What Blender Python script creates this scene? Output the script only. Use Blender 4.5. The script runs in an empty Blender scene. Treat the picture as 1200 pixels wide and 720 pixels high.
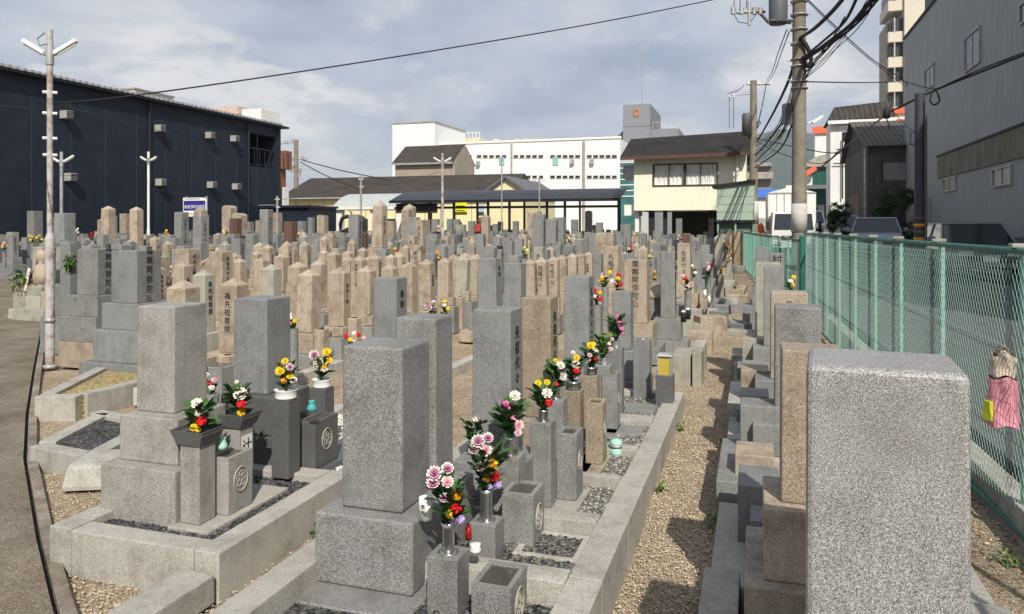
import bpy, bmesh, math, random
from mathutils import Vector, Matrix, Euler
R=math.radians
C=bpy.context.scene.collection
sc=bpy.context.scene
# ---------------------------------------------------------------- camera
FP=880.0; YAW=R(17.9); CH=1.7; HY=265.0
CA,SA=math.cos(YAW),math.sin(YAW)
cam_d=bpy.data.cameras.new('camera'); cam=bpy.data.objects.new('camera',cam_d); C.objects.link(cam)
cam.location=(0,0,CH); cam.rotation_euler=(R(90),0,YAW)
cam_d.sensor_width=36; cam_d.lens=FP/1200*36; cam_d.shift_y=-(360-HY)/1200
cam_d.clip_start=.05; cam_d.clip_end=9000
sc.camera=cam
# ---------------------------------------------------------------- light
SD=Vector((-.28,.58,-.60)).normalized()          # the way the sunlight travels
EL=math.asin(-SD.z); AZ=math.atan2(-SD.x,-SD.y)
SUN=5.0; EXPO=0.15
sd=bpy.data.lights.new('sun','SUN'); sun=bpy.data.objects.new('sun',sd); C.objects.link(sun)
sd.energy=SUN; sd.angle=R(.5); sd.color=(1,.94,.84)
sun.rotation_euler=SD.to_track_quat('-Z','Y').to_euler(); sun.location=(5,-10,20)
w=bpy.data.worlds.new('World'); sc.world=w; w.use_nodes=True
nt=w.node_tree; N=nt.nodes; L=nt.links
bg=N['Background']; bg.inputs['Strength'].default_value=.105
sky=N.new('ShaderNodeTexSky'); sky.sky_type='NISHITA'; sky.sun_disc=False
sky.sun_elevation=EL; sky.sun_rotation=AZ; sky.air_density=1.2; sky.dust_density=2.5; sky.ozone_density=1.0
def nd(t,**k):
    n=N.new(t)
    for a,b in k.items(): setattr(n,a,b)
    return n
tc=nd('ShaderNodeTexCoord'); sep=nd('ShaderNodeSeparateXYZ'); L.new(tc.outputs['Generated'],sep.inputs[0])
zz=nd('ShaderNodeMath',operation='MAXIMUM'); L.new(sep.outputs[2],zz.inputs[0]); zz.inputs[1].default_value=0
za=nd('ShaderNodeMath',operation='ADD'); L.new(zz.outputs[0],za.inputs[0]); za.inputs[1].default_value=.22
cmb=nd('ShaderNodeCombineXYZ')
for i in (0,1):
    d=nd('ShaderNodeMath',operation='DIVIDE'); L.new(sep.outputs[i],d.inputs[0]); L.new(za.outputs[0],d.inputs[1]); L.new(d.outputs[0],cmb.inputs[i])
def noise(scale,detail,rough,off,src=None,dist=0):
    m=nd('ShaderNodeMapping'); m.inputs['Location'].default_value=off
    L.new((src or cmb).outputs[0],m.inputs[0])
    n=nd('ShaderNodeTexNoise'); n.inputs['Scale'].default_value=scale; n.inputs['Detail'].default_value=detail; n.inputs['Roughness'].default_value=rough
    n.inputs['Distortion'].default_value=dist
    L.new(m.outputs[0],n.inputs[0]); return n
def ramp(src,stops):
    r=nd('ShaderNodeValToRGB'); L.new(src,r.inputs[0]); e=r.color_ramp.elements
    while len(e)<len(stops): e.new(.5)
    for i,(p,c) in enumerate(stops):
        e[i].position=p; e[i].color=(c,c,c,1) if not isinstance(c,tuple) else (*c,1)
    return r
n1=noise(.62,6,.55,(3.1,1.7,0),dist=.4); n2=noise(1.5,8,.6,(7.3,-2.2,0),dist=.3)
veil=ramp(n1.outputs[0],[(.30,.50),(.55,.95)])
vc=ramp(n2.outputs[0],[(.33,(2.9,3.45,4.6)),(.48,(4.2,4.65,5.55)),(.64,(5.9,6.0,6.4))])
mx=nd('ShaderNodeMix',data_type='RGBA'); L.new(veil.outputs[0],mx.inputs[0]); L.new(sky.outputs[0],mx.inputs[6]); L.new(vc.outputs[0],mx.inputs[7])
# brighter heaped clouds low over the horizon
mp=nd('ShaderNodeMapping'); mp.inputs['Scale'].default_value=(1,1,2.6); L.new(tc.outputs['Generated'],mp.inputs[0])
n3=noise(5.2,9,.58,(.35,.1,.42),src=mp,dist=.2)
acc=n3.outputs[0]
for (dx,dy,dz,rad,amt) in ((-.604,.777,.173,.12,.26),(-.52,.84,.14,.09,.10),(-.30,.945,.125,.12,.09)):   # heaped clouds standing in these directions
    m_=nd('ShaderNodeMapping'); m_.inputs['Location'].default_value=(-dx,-dy,-dz*2.2); m_.inputs['Scale'].default_value=(1,1,2.2); L.new(tc.outputs['Generated'],m_.inputs[0])
    ln=nd('ShaderNodeVectorMath',operation='LENGTH'); L.new(m_.outputs[0],ln.inputs[0])
    mr_=nd('ShaderNodeMapRange',interpolation_type='SMOOTHSTEP'); L.new(ln.outputs['Value'],mr_.inputs[0]); mr_.inputs[1].default_value=0; mr_.inputs[2].default_value=rad; mr_.inputs[3].default_value=amt; mr_.inputs[4].default_value=0
    ad_=nd('ShaderNodeMath',operation='ADD'); L.new(acc,ad_.inputs[0]); L.new(mr_.outputs[0],ad_.inputs[1]); acc=ad_.outputs[0]
puff=ramp(acc,[(.50,0.0),(.60,1.0)])
band=nd('ShaderNodeMapRange'); L.new(sep.outputs[2],band.inputs[0])
band.inputs[1].default_value=.34; band.inputs[2].default_value=.19; band.inputs[3].default_value=0; band.inputs[4].default_value=.62
pf=nd('ShaderNodeMath',operation='MULTIPLY'); L.new(puff.outputs[0],pf.inputs[0]); L.new(band.outputs[0],pf.inputs[1])
n4=noise(14,6,.6,(0,0,0),src=mp)
pc=ramp(n4.outputs[0],[(.36,(5.3,5.4,5.8)),(.54,(8.2,7.9,7.6))])
mx2=nd('ShaderNodeMix',data_type='RGBA'); L.new(pf.outputs[0],mx2.inputs[0]); L.new(mx.outputs[2],mx2.inputs[6]); L.new(pc.outputs[0],mx2.inputs[7])
L.new(mx2.outputs[2],bg.inputs['Color'])
vs=sc.view_settings; vs.view_transform='Standard'; vs.look='None'; vs.gamma=1; vs.exposure=EXPO; vs.use_curve_mapping=False

# ---------------------------------------------------------------- photo measures -> places
def at(px,D):
    k=(px-600)/FP
    return (D*(-SA+k*CA), D*(CA+k*SA))
def ground(px,y,z=0):
    return at(px,FP*(CH-z)/(y-HY))
def PY(px,y,Y):                      # on the plane Y
    k=(px-600)/FP; t=CA+k*SA; D=Y/t
    return D*(-SA+k*CA), CH+(HY-y)*D/FP
def PXp(px,y,X):                     # on the plane X
    k=(px-600)/FP; D=X/(-SA+k*CA)
    return D*(CA+k*SA), CH+(HY-y)*D/FP
def proj(x,y,z=0):
    D=-SA*x+CA*y; u=CA*x+SA*y
    return 600+FP*u/D, HY-FP*(z-CH)/D, D
# ---------------------------------------------------------------- mesh helper
class MB:
    def __init__(s): s.v=[]; s.f=[]; s.m=[]; s.sm=[]
    def add(s,vs,fs,mi=0,smooth=False):
        o=len(s.v); s.v+=[tuple(v) for v in vs]
        for f in fs: s.f.append(tuple(i+o for i in f)); s.m.append(mi); s.sm.append(smooth)
        return s
    def box(s,x0,x1,y0,y1,z0,z1,mi=0,tx=0,ty=0):
        vs=[(x0,y0,z0),(x1,y0,z0),(x1,y1,z0),(x0,y1,z0),(x0+tx,y0+ty,z1),(x1-tx,y0+ty,z1),(x1-tx,y1-ty,z1),(x0+tx,y1-ty,z1)]
        return s.add(vs,[(0,3,2,1),(4,5,6,7),(0,1,5,4),(1,2,6,5),(2,3,7,6),(3,0,4,7)],mi)
    def cbox(s,cx,cy,z0,w,d,h,mi=0,t=0): return s.box(cx-w/2,cx+w/2,cy-d/2,cy+d/2,z0,z0+h,mi,t,t)
    def obox(s,M,w,d,h,mi=0):
        vs=[M@Vector((a*w/2,b*d/2,c*h/2)) for c in(-1,1) for a,b in((-1,-1),(1,-1),(1,1),(-1,1))]
        return s.add(vs,[(0,3,2,1),(4,5,6,7),(0,1,5,4),(1,2,6,5),(2,3,7,6),(3,0,4,7)],mi)
    def tube(s,pts,r,n=8,mi=0,r1=None,cap=True,smooth=True):
        pts=[Vector(p) for p in pts]; K=len(pts); vs=[]; fs=[]
        up=Vector((0,0,1))
        for i,p in enumerate(pts):
            d=(pts[min(i+1,K-1)]-pts[max(i-1,0)]).normalized()
            a=d.cross(up)
            if a.length<1e-3: a=d.cross(Vector((1,0,0)))
            a.normalize(); b=a.cross(d)
            rr=r if r1 is None else r+(r1-r)*i/(K-1)
            for j in range(n):
                t=2*math.pi*j/n; vs.append(p+a*math.cos(t)*rr+b*math.sin(t)*rr)
        for i in range(K-1):
            for j in range(n):
                k=(j+1)%n; fs.append((i*n+j,(i+1)*n+j,(i+1)*n+k,i*n+k))
        s.add(vs,fs,mi,smooth)
        if cap and n>2: s.add(vs[:n],[tuple(range(n))],mi); s.add(vs[-n:],[tuple(reversed(range(n)))],mi)
        return s
    def lathe(s,prof,c=(0,0,0),n=16,mi=0,smooth=True):
        vs=[];fs=[]
        for r,z in prof:
            for j in range(n):
                t=2*math.pi*j/n; vs.append((c[0]+r*math.cos(t),c[1]+r*math.sin(t),c[2]+z))
        for i in range(len(prof)-1):
            for j in range(n):
                k=(j+1)%n; fs.append((i*n+j,i*n+k,(i+1)*n+k,(i+1)*n+j))
        s.add(vs,fs,mi,smooth); return s
    def prism(s,poly,z0,z1,mi=0):
        n=len(poly); vs=[(x,y,z0) for x,y in poly]+[(x,y,z1) for x,y in poly]
        fs=[tuple(reversed(range(n))),tuple(range(n,2*n))]+[(i,(i+1)%n,(i+1)%n+n,i+n) for i in range(n)]
        return s.add(vs,fs,mi)
    def extrude(s,poly,axis,a0,a1,mi=0):   # poly in the two other axes
        n=len(poly)
        def P(p,a):
            return (a,p[0],p[1]) if axis=='x' else (p[0],a,p[1])
        vs=[P(p,a0) for p in poly]+[P(p,a1) for p in poly]
        return s.add(vs,[tuple(range(n)),tuple(reversed(range(n,2*n)))]+[(i,i+n,(i+1)%n+n,(i+1)%n) for i in range(n)],mi)
    def build(s,name,mats,parent=None,bevel=0,seg=2,loc=None,rz=0):
        me=bpy.data.meshes.new(name); me.from_pydata(s.v,[],s.f)
        if not isinstance(mats,(list,tuple)): mats=[mats]
        for m in mats: me.materials.append(m)
        me.polygons.foreach_set('material_index',s.m); me.polygons.foreach_set('use_smooth',s.sm)
        bm=bmesh.new(); bm.from_mesh(me)
        bmesh.ops.recalc_face_normals(bm,faces=bm.faces)
        if bevel:
            es=[e for e in bm.edges if len(e.link_faces)==2 and e.calc_face_angle(0)>.5]
            bmesh.ops.bevel(bm,geom=es,offset=bevel,segments=seg,profile=.6,affect='EDGES',clamp_overlap=True)
        bm.to_mesh(me); bm.free()
        o=bpy.data.objects.new(name,me); C.objects.link(o)
        if parent: o.parent=parent
        if loc is not None: o.location=loc
        if rz: o.rotation_euler.z=rz
        return o
def tag(o,label=None,cat=None,group=None,kind=None):
    if label: o['label']=label
    if cat: o['category']=cat
    if group: o['group']=group
    if kind: o['kind']=kind
    return o
def empty(name,loc,label,cat,group=None,rz=0):
    o=bpy.data.objects.new(name,None); C.objects.link(o); o.location=loc; o.rotation_euler.z=rz; o.empty_display_size=.1
    return tag(o,label,cat,group)
KIDS={}
def dup(root,loc,rz=0,scale=(1,1,1),label=None,group=None):
    def cp(o,par):
        c=o.copy(); C.objects.link(c)
        if par: c.parent=par
        for ch in o.children: cp(ch,c)
        return c
    r=cp(root,None); r.location=loc; r.rotation_euler=(0,0,rz); r.scale=scale
    if label: r['label']=label
    if group: r['group']=group
    return r
# ---------------------------------------------------------------- materials
def newmat(name):
    m=bpy.data.materials.new(name); m.use_nodes=True; t=m.node_tree; b=t.nodes['Principled BSDF']
    b.inputs['Specular IOR Level'].default_value=.3
    return m,t,b
class NT:
    def __init__(s,t): s.t=t
    def n(s,ty,**k):
        x=s.t.nodes.new(ty)
        for a,b in k.items():
            if a.startswith('i_'): x.inputs[a[2:].replace('_',' ')].default_value=b
            else: setattr(x,a,b)
        return x
    def l(s,a,b): s.t.links.new(a,b)
    def noise(s,co,scale,detail=4,rough=.6):
        x=s.n('ShaderNodeTexNoise'); x.inputs['Scale'].default_value=scale; x.inputs['Detail'].default_value=detail; x.inputs['Roughness'].default_value=rough
        s.l(co,x.inputs['Vector']); return x.outputs[0]
    def ramp(s,src,stops,interp='LINEAR'):
        r=s.n('ShaderNodeValToRGB'); r.color_ramp.interpolation=interp; s.l(src,r.inputs[0]); e=r.color_ramp.elements
        while len(e)<len(stops): e.new(.5)
        for i,(p,c) in enumerate(stops):
            e[i].position=p; e[i].color=(c,c,c,1) if not isinstance(c,tuple) else (*c,1)
        return r.outputs[0]
    def mix(s,f,a,b,mode='MIX'):
        m=s.n('ShaderNodeMix',data_type='RGBA',blend_type=mode)
        for v,i in((f,0),(a,6),(b,7)):
            if isinstance(v,(int,float)): m.inputs[i].default_value=v
            elif isinstance(v,tuple): m.inputs[i].default_value=(*v,1)
            else: s.l(v,m.inputs[i])
        return m.outputs[2]
    def bump(s,h,b,st=.3,dist=.01):
        x=s.n('ShaderNodeBump'); x.inputs['Strength'].default_value=st; x.inputs['Distance'].default_value=dist
        s.l(h,x.inputs['Height']); s.l(x.outputs[0],b.inputs['Normal'])
    def coords(s,rnd=True):
        tc=s.n('ShaderNodeTexCoord')
        if not rnd: return tc.outputs['Object']
        oi=s.n('ShaderNodeObjectInfo'); mu=s.n('ShaderNodeMath',operation='MULTIPLY'); s.l(oi.outputs['Random'],mu.inputs[0]); mu.inputs[1].default_value=37
        ad=s.n('ShaderNodeVectorMath',operation='ADD'); s.l(tc.outputs['Object'],ad.inputs[0]); s.l(mu.outputs[0],ad.inputs[1])
        return ad.outputs[0]
def granite(name,base,dark,light,scale=170,amt=.8,var=.14,rough=.62,stain=.4,moss=None):
    m,t,b=newmat(name); q=NT(t); co=q.coords()
    sp=q.noise(co,scale,3,.75)
    c=q.ramp(sp,[(.34,dark),(.46,base),(.56,base),(.66,light)])
    sp2=q.noise(co,scale*2.4,2,.6)
    c2=q.mix(amt*.6,c,q.ramp(sp2,[(.36,dark),(.5,base),(.62,light)]))
    c3=q.mix(amt,base,c2)
    big=q.noise(co,5,6,.62)
    c4=q.mix(stain,c3,q.ramp(big,[(.32,(.42,.38,.33)),(.52,(1,1,1)),(.75,(1.1,1.06,1.0))]),'MULTIPLY')
    mp=q.n('ShaderNodeMapping'); mp.inputs['Scale'].default_value=(22,22,1.6); q.l(co,mp.inputs[0])
    st=q.noise(mp.outputs[0],1,4,.6)
    c5=q.mix(stain*.5,c4,q.ramp(st,[(.35,(.55,.5,.45)),(.55,(1,1,1))]),'MULTIPLY')
    if moss:
        c5=q.mix(q.ramp(q.noise(co,9,7,.7),[(.56,0.0),(.68,.55)]),c5,moss)
    ri=q.n('ShaderNodeNewGeometry').outputs['Random Per Island']
    oi=q.n('ShaderNodeObjectInfo').outputs['Random']
    s_=q.n('ShaderNodeMath',operation='ADD'); q.l(ri,s_.inputs[0]); q.l(oi,s_.inputs[1])
    mr=q.n('ShaderNodeMapRange'); q.l(s_.outputs[0],mr.inputs[0]); mr.inputs[2].default_value=2; mr.inputs[3].default_value=1-var*1.4; mr.inputs[4].default_value=1+var
    c6=q.mix(1.0,c5,mr.outputs[0],'MULTIPLY')
    q.l(c6,b.inputs['Base Color']); b.inputs['Roughness'].default_value=rough
    q.bump(q.noise(co,scale*.8,4,.7),b,.25,.004)
    return m
def plain(name,col,rough=.6,metal=0,var=.12,scale=3,spec=.3,bump=0,grime=0,streak=False):
    m,t,b=newmat(name); q=NT(t); co=q.coords()
    n=q.noise(co,scale,6,.65)
    k=tuple(min(1,c*(1+var)) for c in col); d=tuple(c*(1-var) for c in col)
    c=q.ramp(n,[(.3,d),(.7,k)])
    if grime:
        mp=q.n('ShaderNodeMapping'); mp.inputs['Scale'].default_value=(3,3,.35) if streak else (1,1,1); q.l(co,mp.inputs[0])
        c=q.mix(grime,c,q.ramp(q.noise(mp.outputs[0],2.2,7,.7),[(.38,(.4,.36,.32)),(.58,(1,1,1))]),'MULTIPLY')
    q.l(c,b.inputs['Base Color']); b.inputs['Roughness'].default_value=rough; b.inputs['Metallic'].default_value=metal; b.inputs['Specular IOR Level'].default_value=spec
    if bump: q.bump(q.noise(co,scale*12,5,.7),b,bump,.01)
    return m
def ribbed(name,col,axis,freq,rough=.6,var=.1,st=.5,dist=.03,lines=None,grime=.25,metal=0):
    m,t,b=newmat(name); q=NT(t); co=q.coords(False)
    wv=q.n('ShaderNodeTexWave',wave_type='BANDS',bands_direction=axis); wv.inputs['Scale'].default_value=freq; q.l(co,wv.inputs[0])
    n=q.noise(co,1.2,7,.7)
    c=q.ramp(n,[(.3,tuple(x*(1-var*2) for x in col)),(.7,tuple(x*(1+var) for x in col))])
    if lines: # long dirt runs
        w2=q.n('ShaderNodeTexWave',wave_type='BANDS',bands_direction=axis); w2.inputs['Scale'].default_value=lines[0]; w2.inputs['Distortion'].default_value=1.2; w2.inputs['Detail'].default_value=3; q.l(co,w2.inputs[0])
        c=q.mix(q.ramp(w2.outputs[0],[(.9,0.0),(.97,lines[2])]),c,lines[1])
    if grime: c=q.mix(grime,c,q.ramp(q.noise(co,.7,8,.72),[(.35,(.5,.46,.42)),(.6,(1,1,1))]),'MULTIPLY')
    q.l(c,b.inputs['Base Color']); b.inputs['Roughness'].default_value=rough; b.inputs['Metallic'].default_value=metal
    q.bump(wv.outputs[0],b,st,dist)
    return m
def pebbly(name,cols,scale,bump=.8,stain=.3,rough=.9):
    m,t,b=newmat(name); q=NT(t); co=q.coords(False)
    v=q.n('ShaderNodeTexVoronoi'); v.inputs['Scale'].default_value=scale; q.l(co,v.inputs['Vector'])
    sx=q.n('ShaderNodeSeparateColor'); q.l(v.outputs['Color'],sx.inputs[0])
    k=len(cols); c=q.ramp(sx.outputs[0],[(i/(k-1)*.9+.05,cols[i]) for i in range(k)])
    c=q.mix(.35,c,q.ramp(v.outputs['Distance'],[(.3,(1.05,1.03,1)),(.75,(.35,.3,.25))]),'MULTIPLY')
    c=q.mix(stain,c,q.ramp(q.noise(co,1.7,8,.7),[(.35,(.45,.36,.27)),(.62,(1.05,1.02,1))]),'MULTIPLY')
    q.l(c,b.inputs['Base Color']); b.inputs['Roughness'].default_value=rough
    inv=q.n('ShaderNodeMath',operation='SUBTRACT'); inv.inputs[0].default_value=1; q.l(v.outputs['Distance'],inv.inputs[1])
    q.bump(inv.outputs[0],b,bump,.012)
    return m
M={}
M['grey']=granite('grey granite',(.225,.23,.218),(.08,.082,.08),(.38,.385,.37),105,.95,moss=(.10,.095,.075))
M['blue']=granite('blue grey granite',(.205,.213,.21),(.08,.084,.085),(.35,.36,.358),115,.9)
M['dark']=granite('dark grey granite',(.10,.102,.102),(.036,.038,.039),(.20,.203,.20),140,.8,rough=.4,stain=.2)
M['pale']=granite('pale granite',(.33,.315,.265),(.18,.165,.14),(.47,.45,.39),120,.8,stain=.5)
M['tan']=granite('tan sandstone',(.37,.308,.238),(.175,.135,.098),(.54,.465,.375),75,1.0,stain=.65,moss=(.16,.13,.095))
M['brown']=granite('brown granite',(.30,.245,.18),(.085,.066,.048),(.48,.415,.33),95,1.0,stain=.4)
M['rust']=granite('red brown granite',(.13,.075,.055),(.06,.035,.03),(.2,.12,.09),200,.6)
M['light']=granite('light speckled granite',(.19,.19,.184),(.045,.045,.047),(.43,.43,.418),110,1.0,var=.05,stain=.42,rough=.5)
M['lightb']=granite('pale speckled granite',(.295,.285,.26),(.10,.098,.092),(.48,.465,.435),120,1.0,var=.05,stain=.5,rough=.55)
M['salt']=granite('coarse salt and pepper granite',(.235,.235,.23),(.025,.025,.028),(.62,.61,.59),150,1.0,var=.03,stain=.3,rough=.38)
M['kerb']=granite('kerb granite',(.40,.382,.34),(.17,.162,.145),(.58,.56,.51),115,1.0,stain=.45)
M['black']=granite('black granite',(.03,.03,.032),(.015,.015,.016),(.07,.07,.075),260,.7,rough=.2,stain=.1)
M['ink']=plain('engraved paint',(.025,.025,.025),.9)
M['inkw']=plain('white inlay',(.62,.62,.6),.8)
M['inkr']=plain('red inlay',(.35,.05,.04),.8)
M['earth']=pebbly('cemetery earth',[(.22,.175,.125),(.36,.295,.21),(.45,.375,.275),(.56,.48,.36)],85,.8,.5)
M['concrete']=plain('worn concrete',(.27,.235,.19),.9,var=.35,scale=9,bump=.7,grime=.75)
M['path']=pebbly('worn concrete path',[(.17,.145,.115),(.24,.21,.17),(.21,.185,.15),(.32,.285,.235)],120,.5,.75)
M['conc2']=plain('pale concrete',(.36,.34,.30),.85,var=.2,scale=6,bump=.3,grime=.5)
M['asphalt']=plain('asphalt',(.085,.087,.09),.9,var=.2,scale=9,bump=.5,grime=.3)
M['steel']=plain('steel',(.55,.55,.54),.28,1,var=.05)
M['galv']=plain('galvanised pole',(.42,.42,.42),.5,.4,var=.15,grime=.5)
def rustpole():
    m,t,b=newmat('flaking white pole paint'); q=NT(t); co=q.coords()
    c=q.mix(q.ramp(q.noise(co,6,8,.75),[(.46,0.0),(.60,.8)]),(.43,.42,.41),(.19,.11,.08))
    q.l(c,b.inputs['Base Color']); b.inputs['Roughness'].default_value=.6; return m
M['rustpole']=rustpole()
M['white']=plain('white paint',(.74,.74,.71),.5,var=.05,grime=.15)
M['cable']=plain('black cable',(.02,.02,.022),.7)
M['green']=plain('green fence paint',(.03,.15,.12),.5,var=.2,scale=12,grime=.2)
M['greenl']=plain('faded green fence post',(.24,.44,.35),.55,var=.18,scale=14,grime=.25)
M['wire']=plain('green coated wire',(.20,.42,.34),.45,var=.2)
M['wirel']=plain('bare wire',(.30,.46,.40),.45,.1)
M['leaf']=plain('leaves',(.045,.115,.025),.55,var=.5,scale=20)
M['leafd']=plain('dark leaves',(.024,.062,.018),.5,var=.5,scale=20)
M['leafl']=plain('light leaves',(.12,.20,.04),.55,var=.4,scale=20)
for k,c in dict(purple=(.36,.06,.24),pink=(.75,.30,.42),pwhite=(.80,.74,.66),yellow=(.85,.58,.02),red=(.62,.008,.012),orange=(.80,.26,.03),lilac=(.42,.32,.62),magenta=(.62,.03,.30)).items():
    M[k]=plain(k+' petals',c,.6,var=.18,scale=40)
M['glass']=plain('dark glass',(.02,.025,.03),.08,0,spec=.8)
M['skin']=plain('skin',(.42,.24,.16),.6); M['cloth']=plain('dark cloth',(.015,.017,.025),.9); M['hair']=plain('hair',(.02,.015,.012),.6); M['hairg']=plain('grey hair',(.35,.33,.31),.7)
M['bark']=plain('bark',(.10,.075,.05),.9,var=.3,scale=15)
# ---------------------------------------------------------------- lettering
def text(s,size,mat,parent,M4,name='inscription',vertical=True,gap=1.12,ext=.0015):
    cu=bpy.data.curves.new('lettering','FONT'); cu.body='\n'.join(s) if vertical else s
    cu.size=size; cu.space_line=gap; cu.align_x='CENTER'; cu.align_y='CENTER'; cu.extrude=ext; cu.resolution_u=2
    o=bpy.data.objects.new('tmp',cu); C.objects.link(o)
    dg=bpy.context.evaluated_depsgraph_get(); me=bpy.data.meshes.new_from_object(o.evaluated_get(dg))
    bpy.data.objects.remove(o); me.name=name; me.materials.clear(); me.materials.append(mat)
    me.transform(M4)
    ob=bpy.data.objects.new(name,me); C.objects.link(ob)
    if parent: ob.parent=parent
    return ob
FRONT=lambda x,y,z: Matrix.Translation((x,y,z))@Matrix.Rotation(R(90),4,'X')                         # faces -Y
RIGHT=lambda x,y,z: Matrix.Translation((x,y,z))@Matrix.Rotation(R(90),4,'Z')@Matrix.Rotation(R(90),4,'X') # faces +X
LEFT=lambda x,y,z: Matrix.Translation((x,y,z))@Matrix.Rotation(R(-90),4,'Z')@Matrix.Rotation(R(90),4,'X')
# ================================================================ SETTING
random.seed(7)
def struct(mb,name,mats,**k): return tag(mb.build(name,mats,**k),kind='structure')
# ground: a fine grid near the camera with slight unevenness, one sheet to the horizon
g=MB(); xs=[-2500,-600,-150,-60]+[-30+i*1.0 for i in range(41)]+[30,90,300,2500]; ys=[-600,-100,-20]+[i*1.0 for i in range(-4,46)]+[60,120,400,1200,3500]
for y in ys:
    for x in xs:
        h=.02*math.sin(x*2.1+y*1.3)*math.sin(y*1.7-x) if abs(x)<29 and -4<y<45 else 0
        g.v.append((x,y,h-.02))
nx=len(xs)
for j in range(len(ys)-1):
    for i in range(nx-1): g.f.append((j*nx+i,j*nx+i+1,(j+1)*nx+i+1,(j+1)*nx+i)); g.m.append(0); g.sm.append(True)
struct(g,'ground',M['earth'])
# worn concrete path at the left with its sunken gutter
GUT=[ground(66,740),ground(60,720),ground(42,640),ground(27,545),ground(30,490),ground(38,440),ground(46,398)]
p=MB(); poly=[(GUT[0][0]-.0,GUT[0][1]-.4)]+GUT+[ground(52,350),ground(40,331),ground(-30,322),(-40,14),(-40,-4),(-2.2,-4)]
p.prism(poly,-.03,.045)
struct(p,'path',M['path'])
gm=MB()
for a,b in zip(GUT[:-1],GUT[1:]):
    d=Vector((b[0]-a[0],b[1]-a[1],0)); n=Vector((d.y,-d.x,0)).normalized()
    for off,w,z0,z1,mi in((.0,.016,-.02,.0,1),(.024,.06,-.02,.035,0)):
        A=Vector((*a,0))+n*off; B=Vector((*b,0))+n*off
        q=[A,B,B+n*w,A+n*w]; gm.prism([(v.x,v.y) for v in q][::-1],z0,z1,mi)
gm_o=struct(gm,'path_edging',[M['concrete'],M['cable']])
# road beyond the fence
rd=MB(); RZ=lambda Y:.15+.010*max(Y,0)
rp=[(1.75,-6),(6.95,-6),(6.95,0),(6.95,32),(6.95,90),(.6,90),(.6,32),(1.3,14),(1.72,0)]
rd.v=[(x,y,-.05) for x,y in rp]+[(x,y,RZ(y)) for x,y in rp]; rd.f=[tuple(range(9)),(9,10,11,17),(11,12,15,16,17),(12,13,14,15)]+[(i,(i+1)%9,(i+1)%9+9,i+9) for i in range(9)]; rd.m=[0]*len(rd.f); rd.sm=[False]*len(rd.f); struct(rd,'road',M['asphalt'])
rl=MB(); rl.add([(6.1,0,.156),(6.22,0,.156),(6.22,60,.756),(6.1,60,.756)],[(0,1,2,3)]); struct(rl,'road_line',M['white'])
kb=MB(); kb.prism([(1.60,-6),(1.74,-6),(1.28,14),(1.14,14)],-.05,.19); struct(kb,'road_kerb',M['conc2'],bevel=.012)
MT0,MT1=(.028,.045,.038),(.055,.075,.06)
# mountain far behind
hm=newmat('forested mountain'); q=NT(hm[1]); co=q.coords(False)
q.l(q.ramp(q.noise(co,.02,8,.7),[(.35,MT0),(.65,MT1)]),hm[2].inputs['Base Color']); hm[2].inputs['Roughness'].default_value=1
h=MB(); HN=60
prof=[(600,262),(690,250),(740,212),(790,185),(830,172),(870,158),(905,150),(940,151),(985,158),(1030,170),(1100,190),(1250,215),(1500,262)]
def hy(px):
    for (a,ya),(b,yb) in zip(prof,prof[1:]):
        if a<=px<=b: return ya+(yb-ya)*(px-a)/(b-a)
    return 262
for i in range(HN+1):
    px=600+900*i/HN
    for j in range(13):
        D=1500+j*70; t=j/12; x,y=at(px,D)
        top=(HY-hy(px)+2.0*math.sin(px*.11)+1.2*math.sin(px*.31))*2340/FP
        h.v.append((x,y,-5+top*(t**.8)*(1+.06*math.sin(px*.05+j*1.7)*(1-t))))
for i in range(HN):
    for j in range(12):
        a=i*13+j; h.f.append((a,a+13,a+14,a+1)); h.m.append(0); h.sm.append(True)
struct(h,'mountain',hm[0])

# ---------------------------------------------------------------- dark blue warehouse at the left
XW=-28.0
navy=ribbed('navy cladding',(.015,.023,.041),'Y',9,.55,.22,.35,.02,grime=.45); navyd=plain('navy trim',(.014,.018,.026),.5)
wh=empty('warehouse',(XW,30,0),'long dark navy warehouse with small vents, behind the graves at the left','warehouse')
y1=PXp(329,150,XW)[0]; zt=7.75
b=MB(); l0=(-XW)
yb0,yb1=PXp(291,170,XW)[0],PXp(323,170,XW)[0]
zb0,zb1=PXp(305,196,XW)[1],PXp(305,158,XW)[1]
b.box(-14,0,-22,yb0-30,0,zt); b.box(-14,0,yb0-30,yb1-30,0,zb0); b.box(-14,0,yb0-30,yb1-30,zb1,zt); b.box(-14,0,yb1-30,y1-30,0,zt); b.box(-14,-3.2,yb0-30,yb1-30,zb0,zb1,1)
b.build('wall',[navy,plain('brown balcony back',(.11,.05,.03),.8)],wh)
b=MB(); b.box(-14.2,.35,-22,y1-29.6,zt,zt+.12)
for i in range(int((y1-30+22)/.32)): b.box(-14.2,.42,-22+i*.32,-22+i*.32+.15,zt+.12,zt+.22,1)
b.build('roof',[navyd,M['galv']],wh)
b=MB()
for i in range(9): b.box(-.12,-.08,yb0-29.8+i*.48,yb0-29.76+i*.48,zb0,zb0+1.05)
b.box(-.14,-.06,yb0-30,yb1-30,zb0+1.05,zb0+1.12); b.box(-.14,-.06,yb0-30,yb1-30,zb0+.1,zb0+.15)
b.build('balcony_railing',[navyd],wh)
sm=MB()
for k in range(int((y1-30+21.5)/1.82)+1): sm.box(0,.012,-21.5+k*1.82,-21.47+k*1.82,0,zt-.02)
sm.build('panel_seam',plain('seam navy',(.035,.045,.065),.5),wh)
for px in(174,290,325):
    yy=PXp(px,160,XW)[0]-30
    MB().tube([(.08,yy,0),(.08,yy,zt)],.06,6).build('downpipe',navyd,wh)
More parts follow.
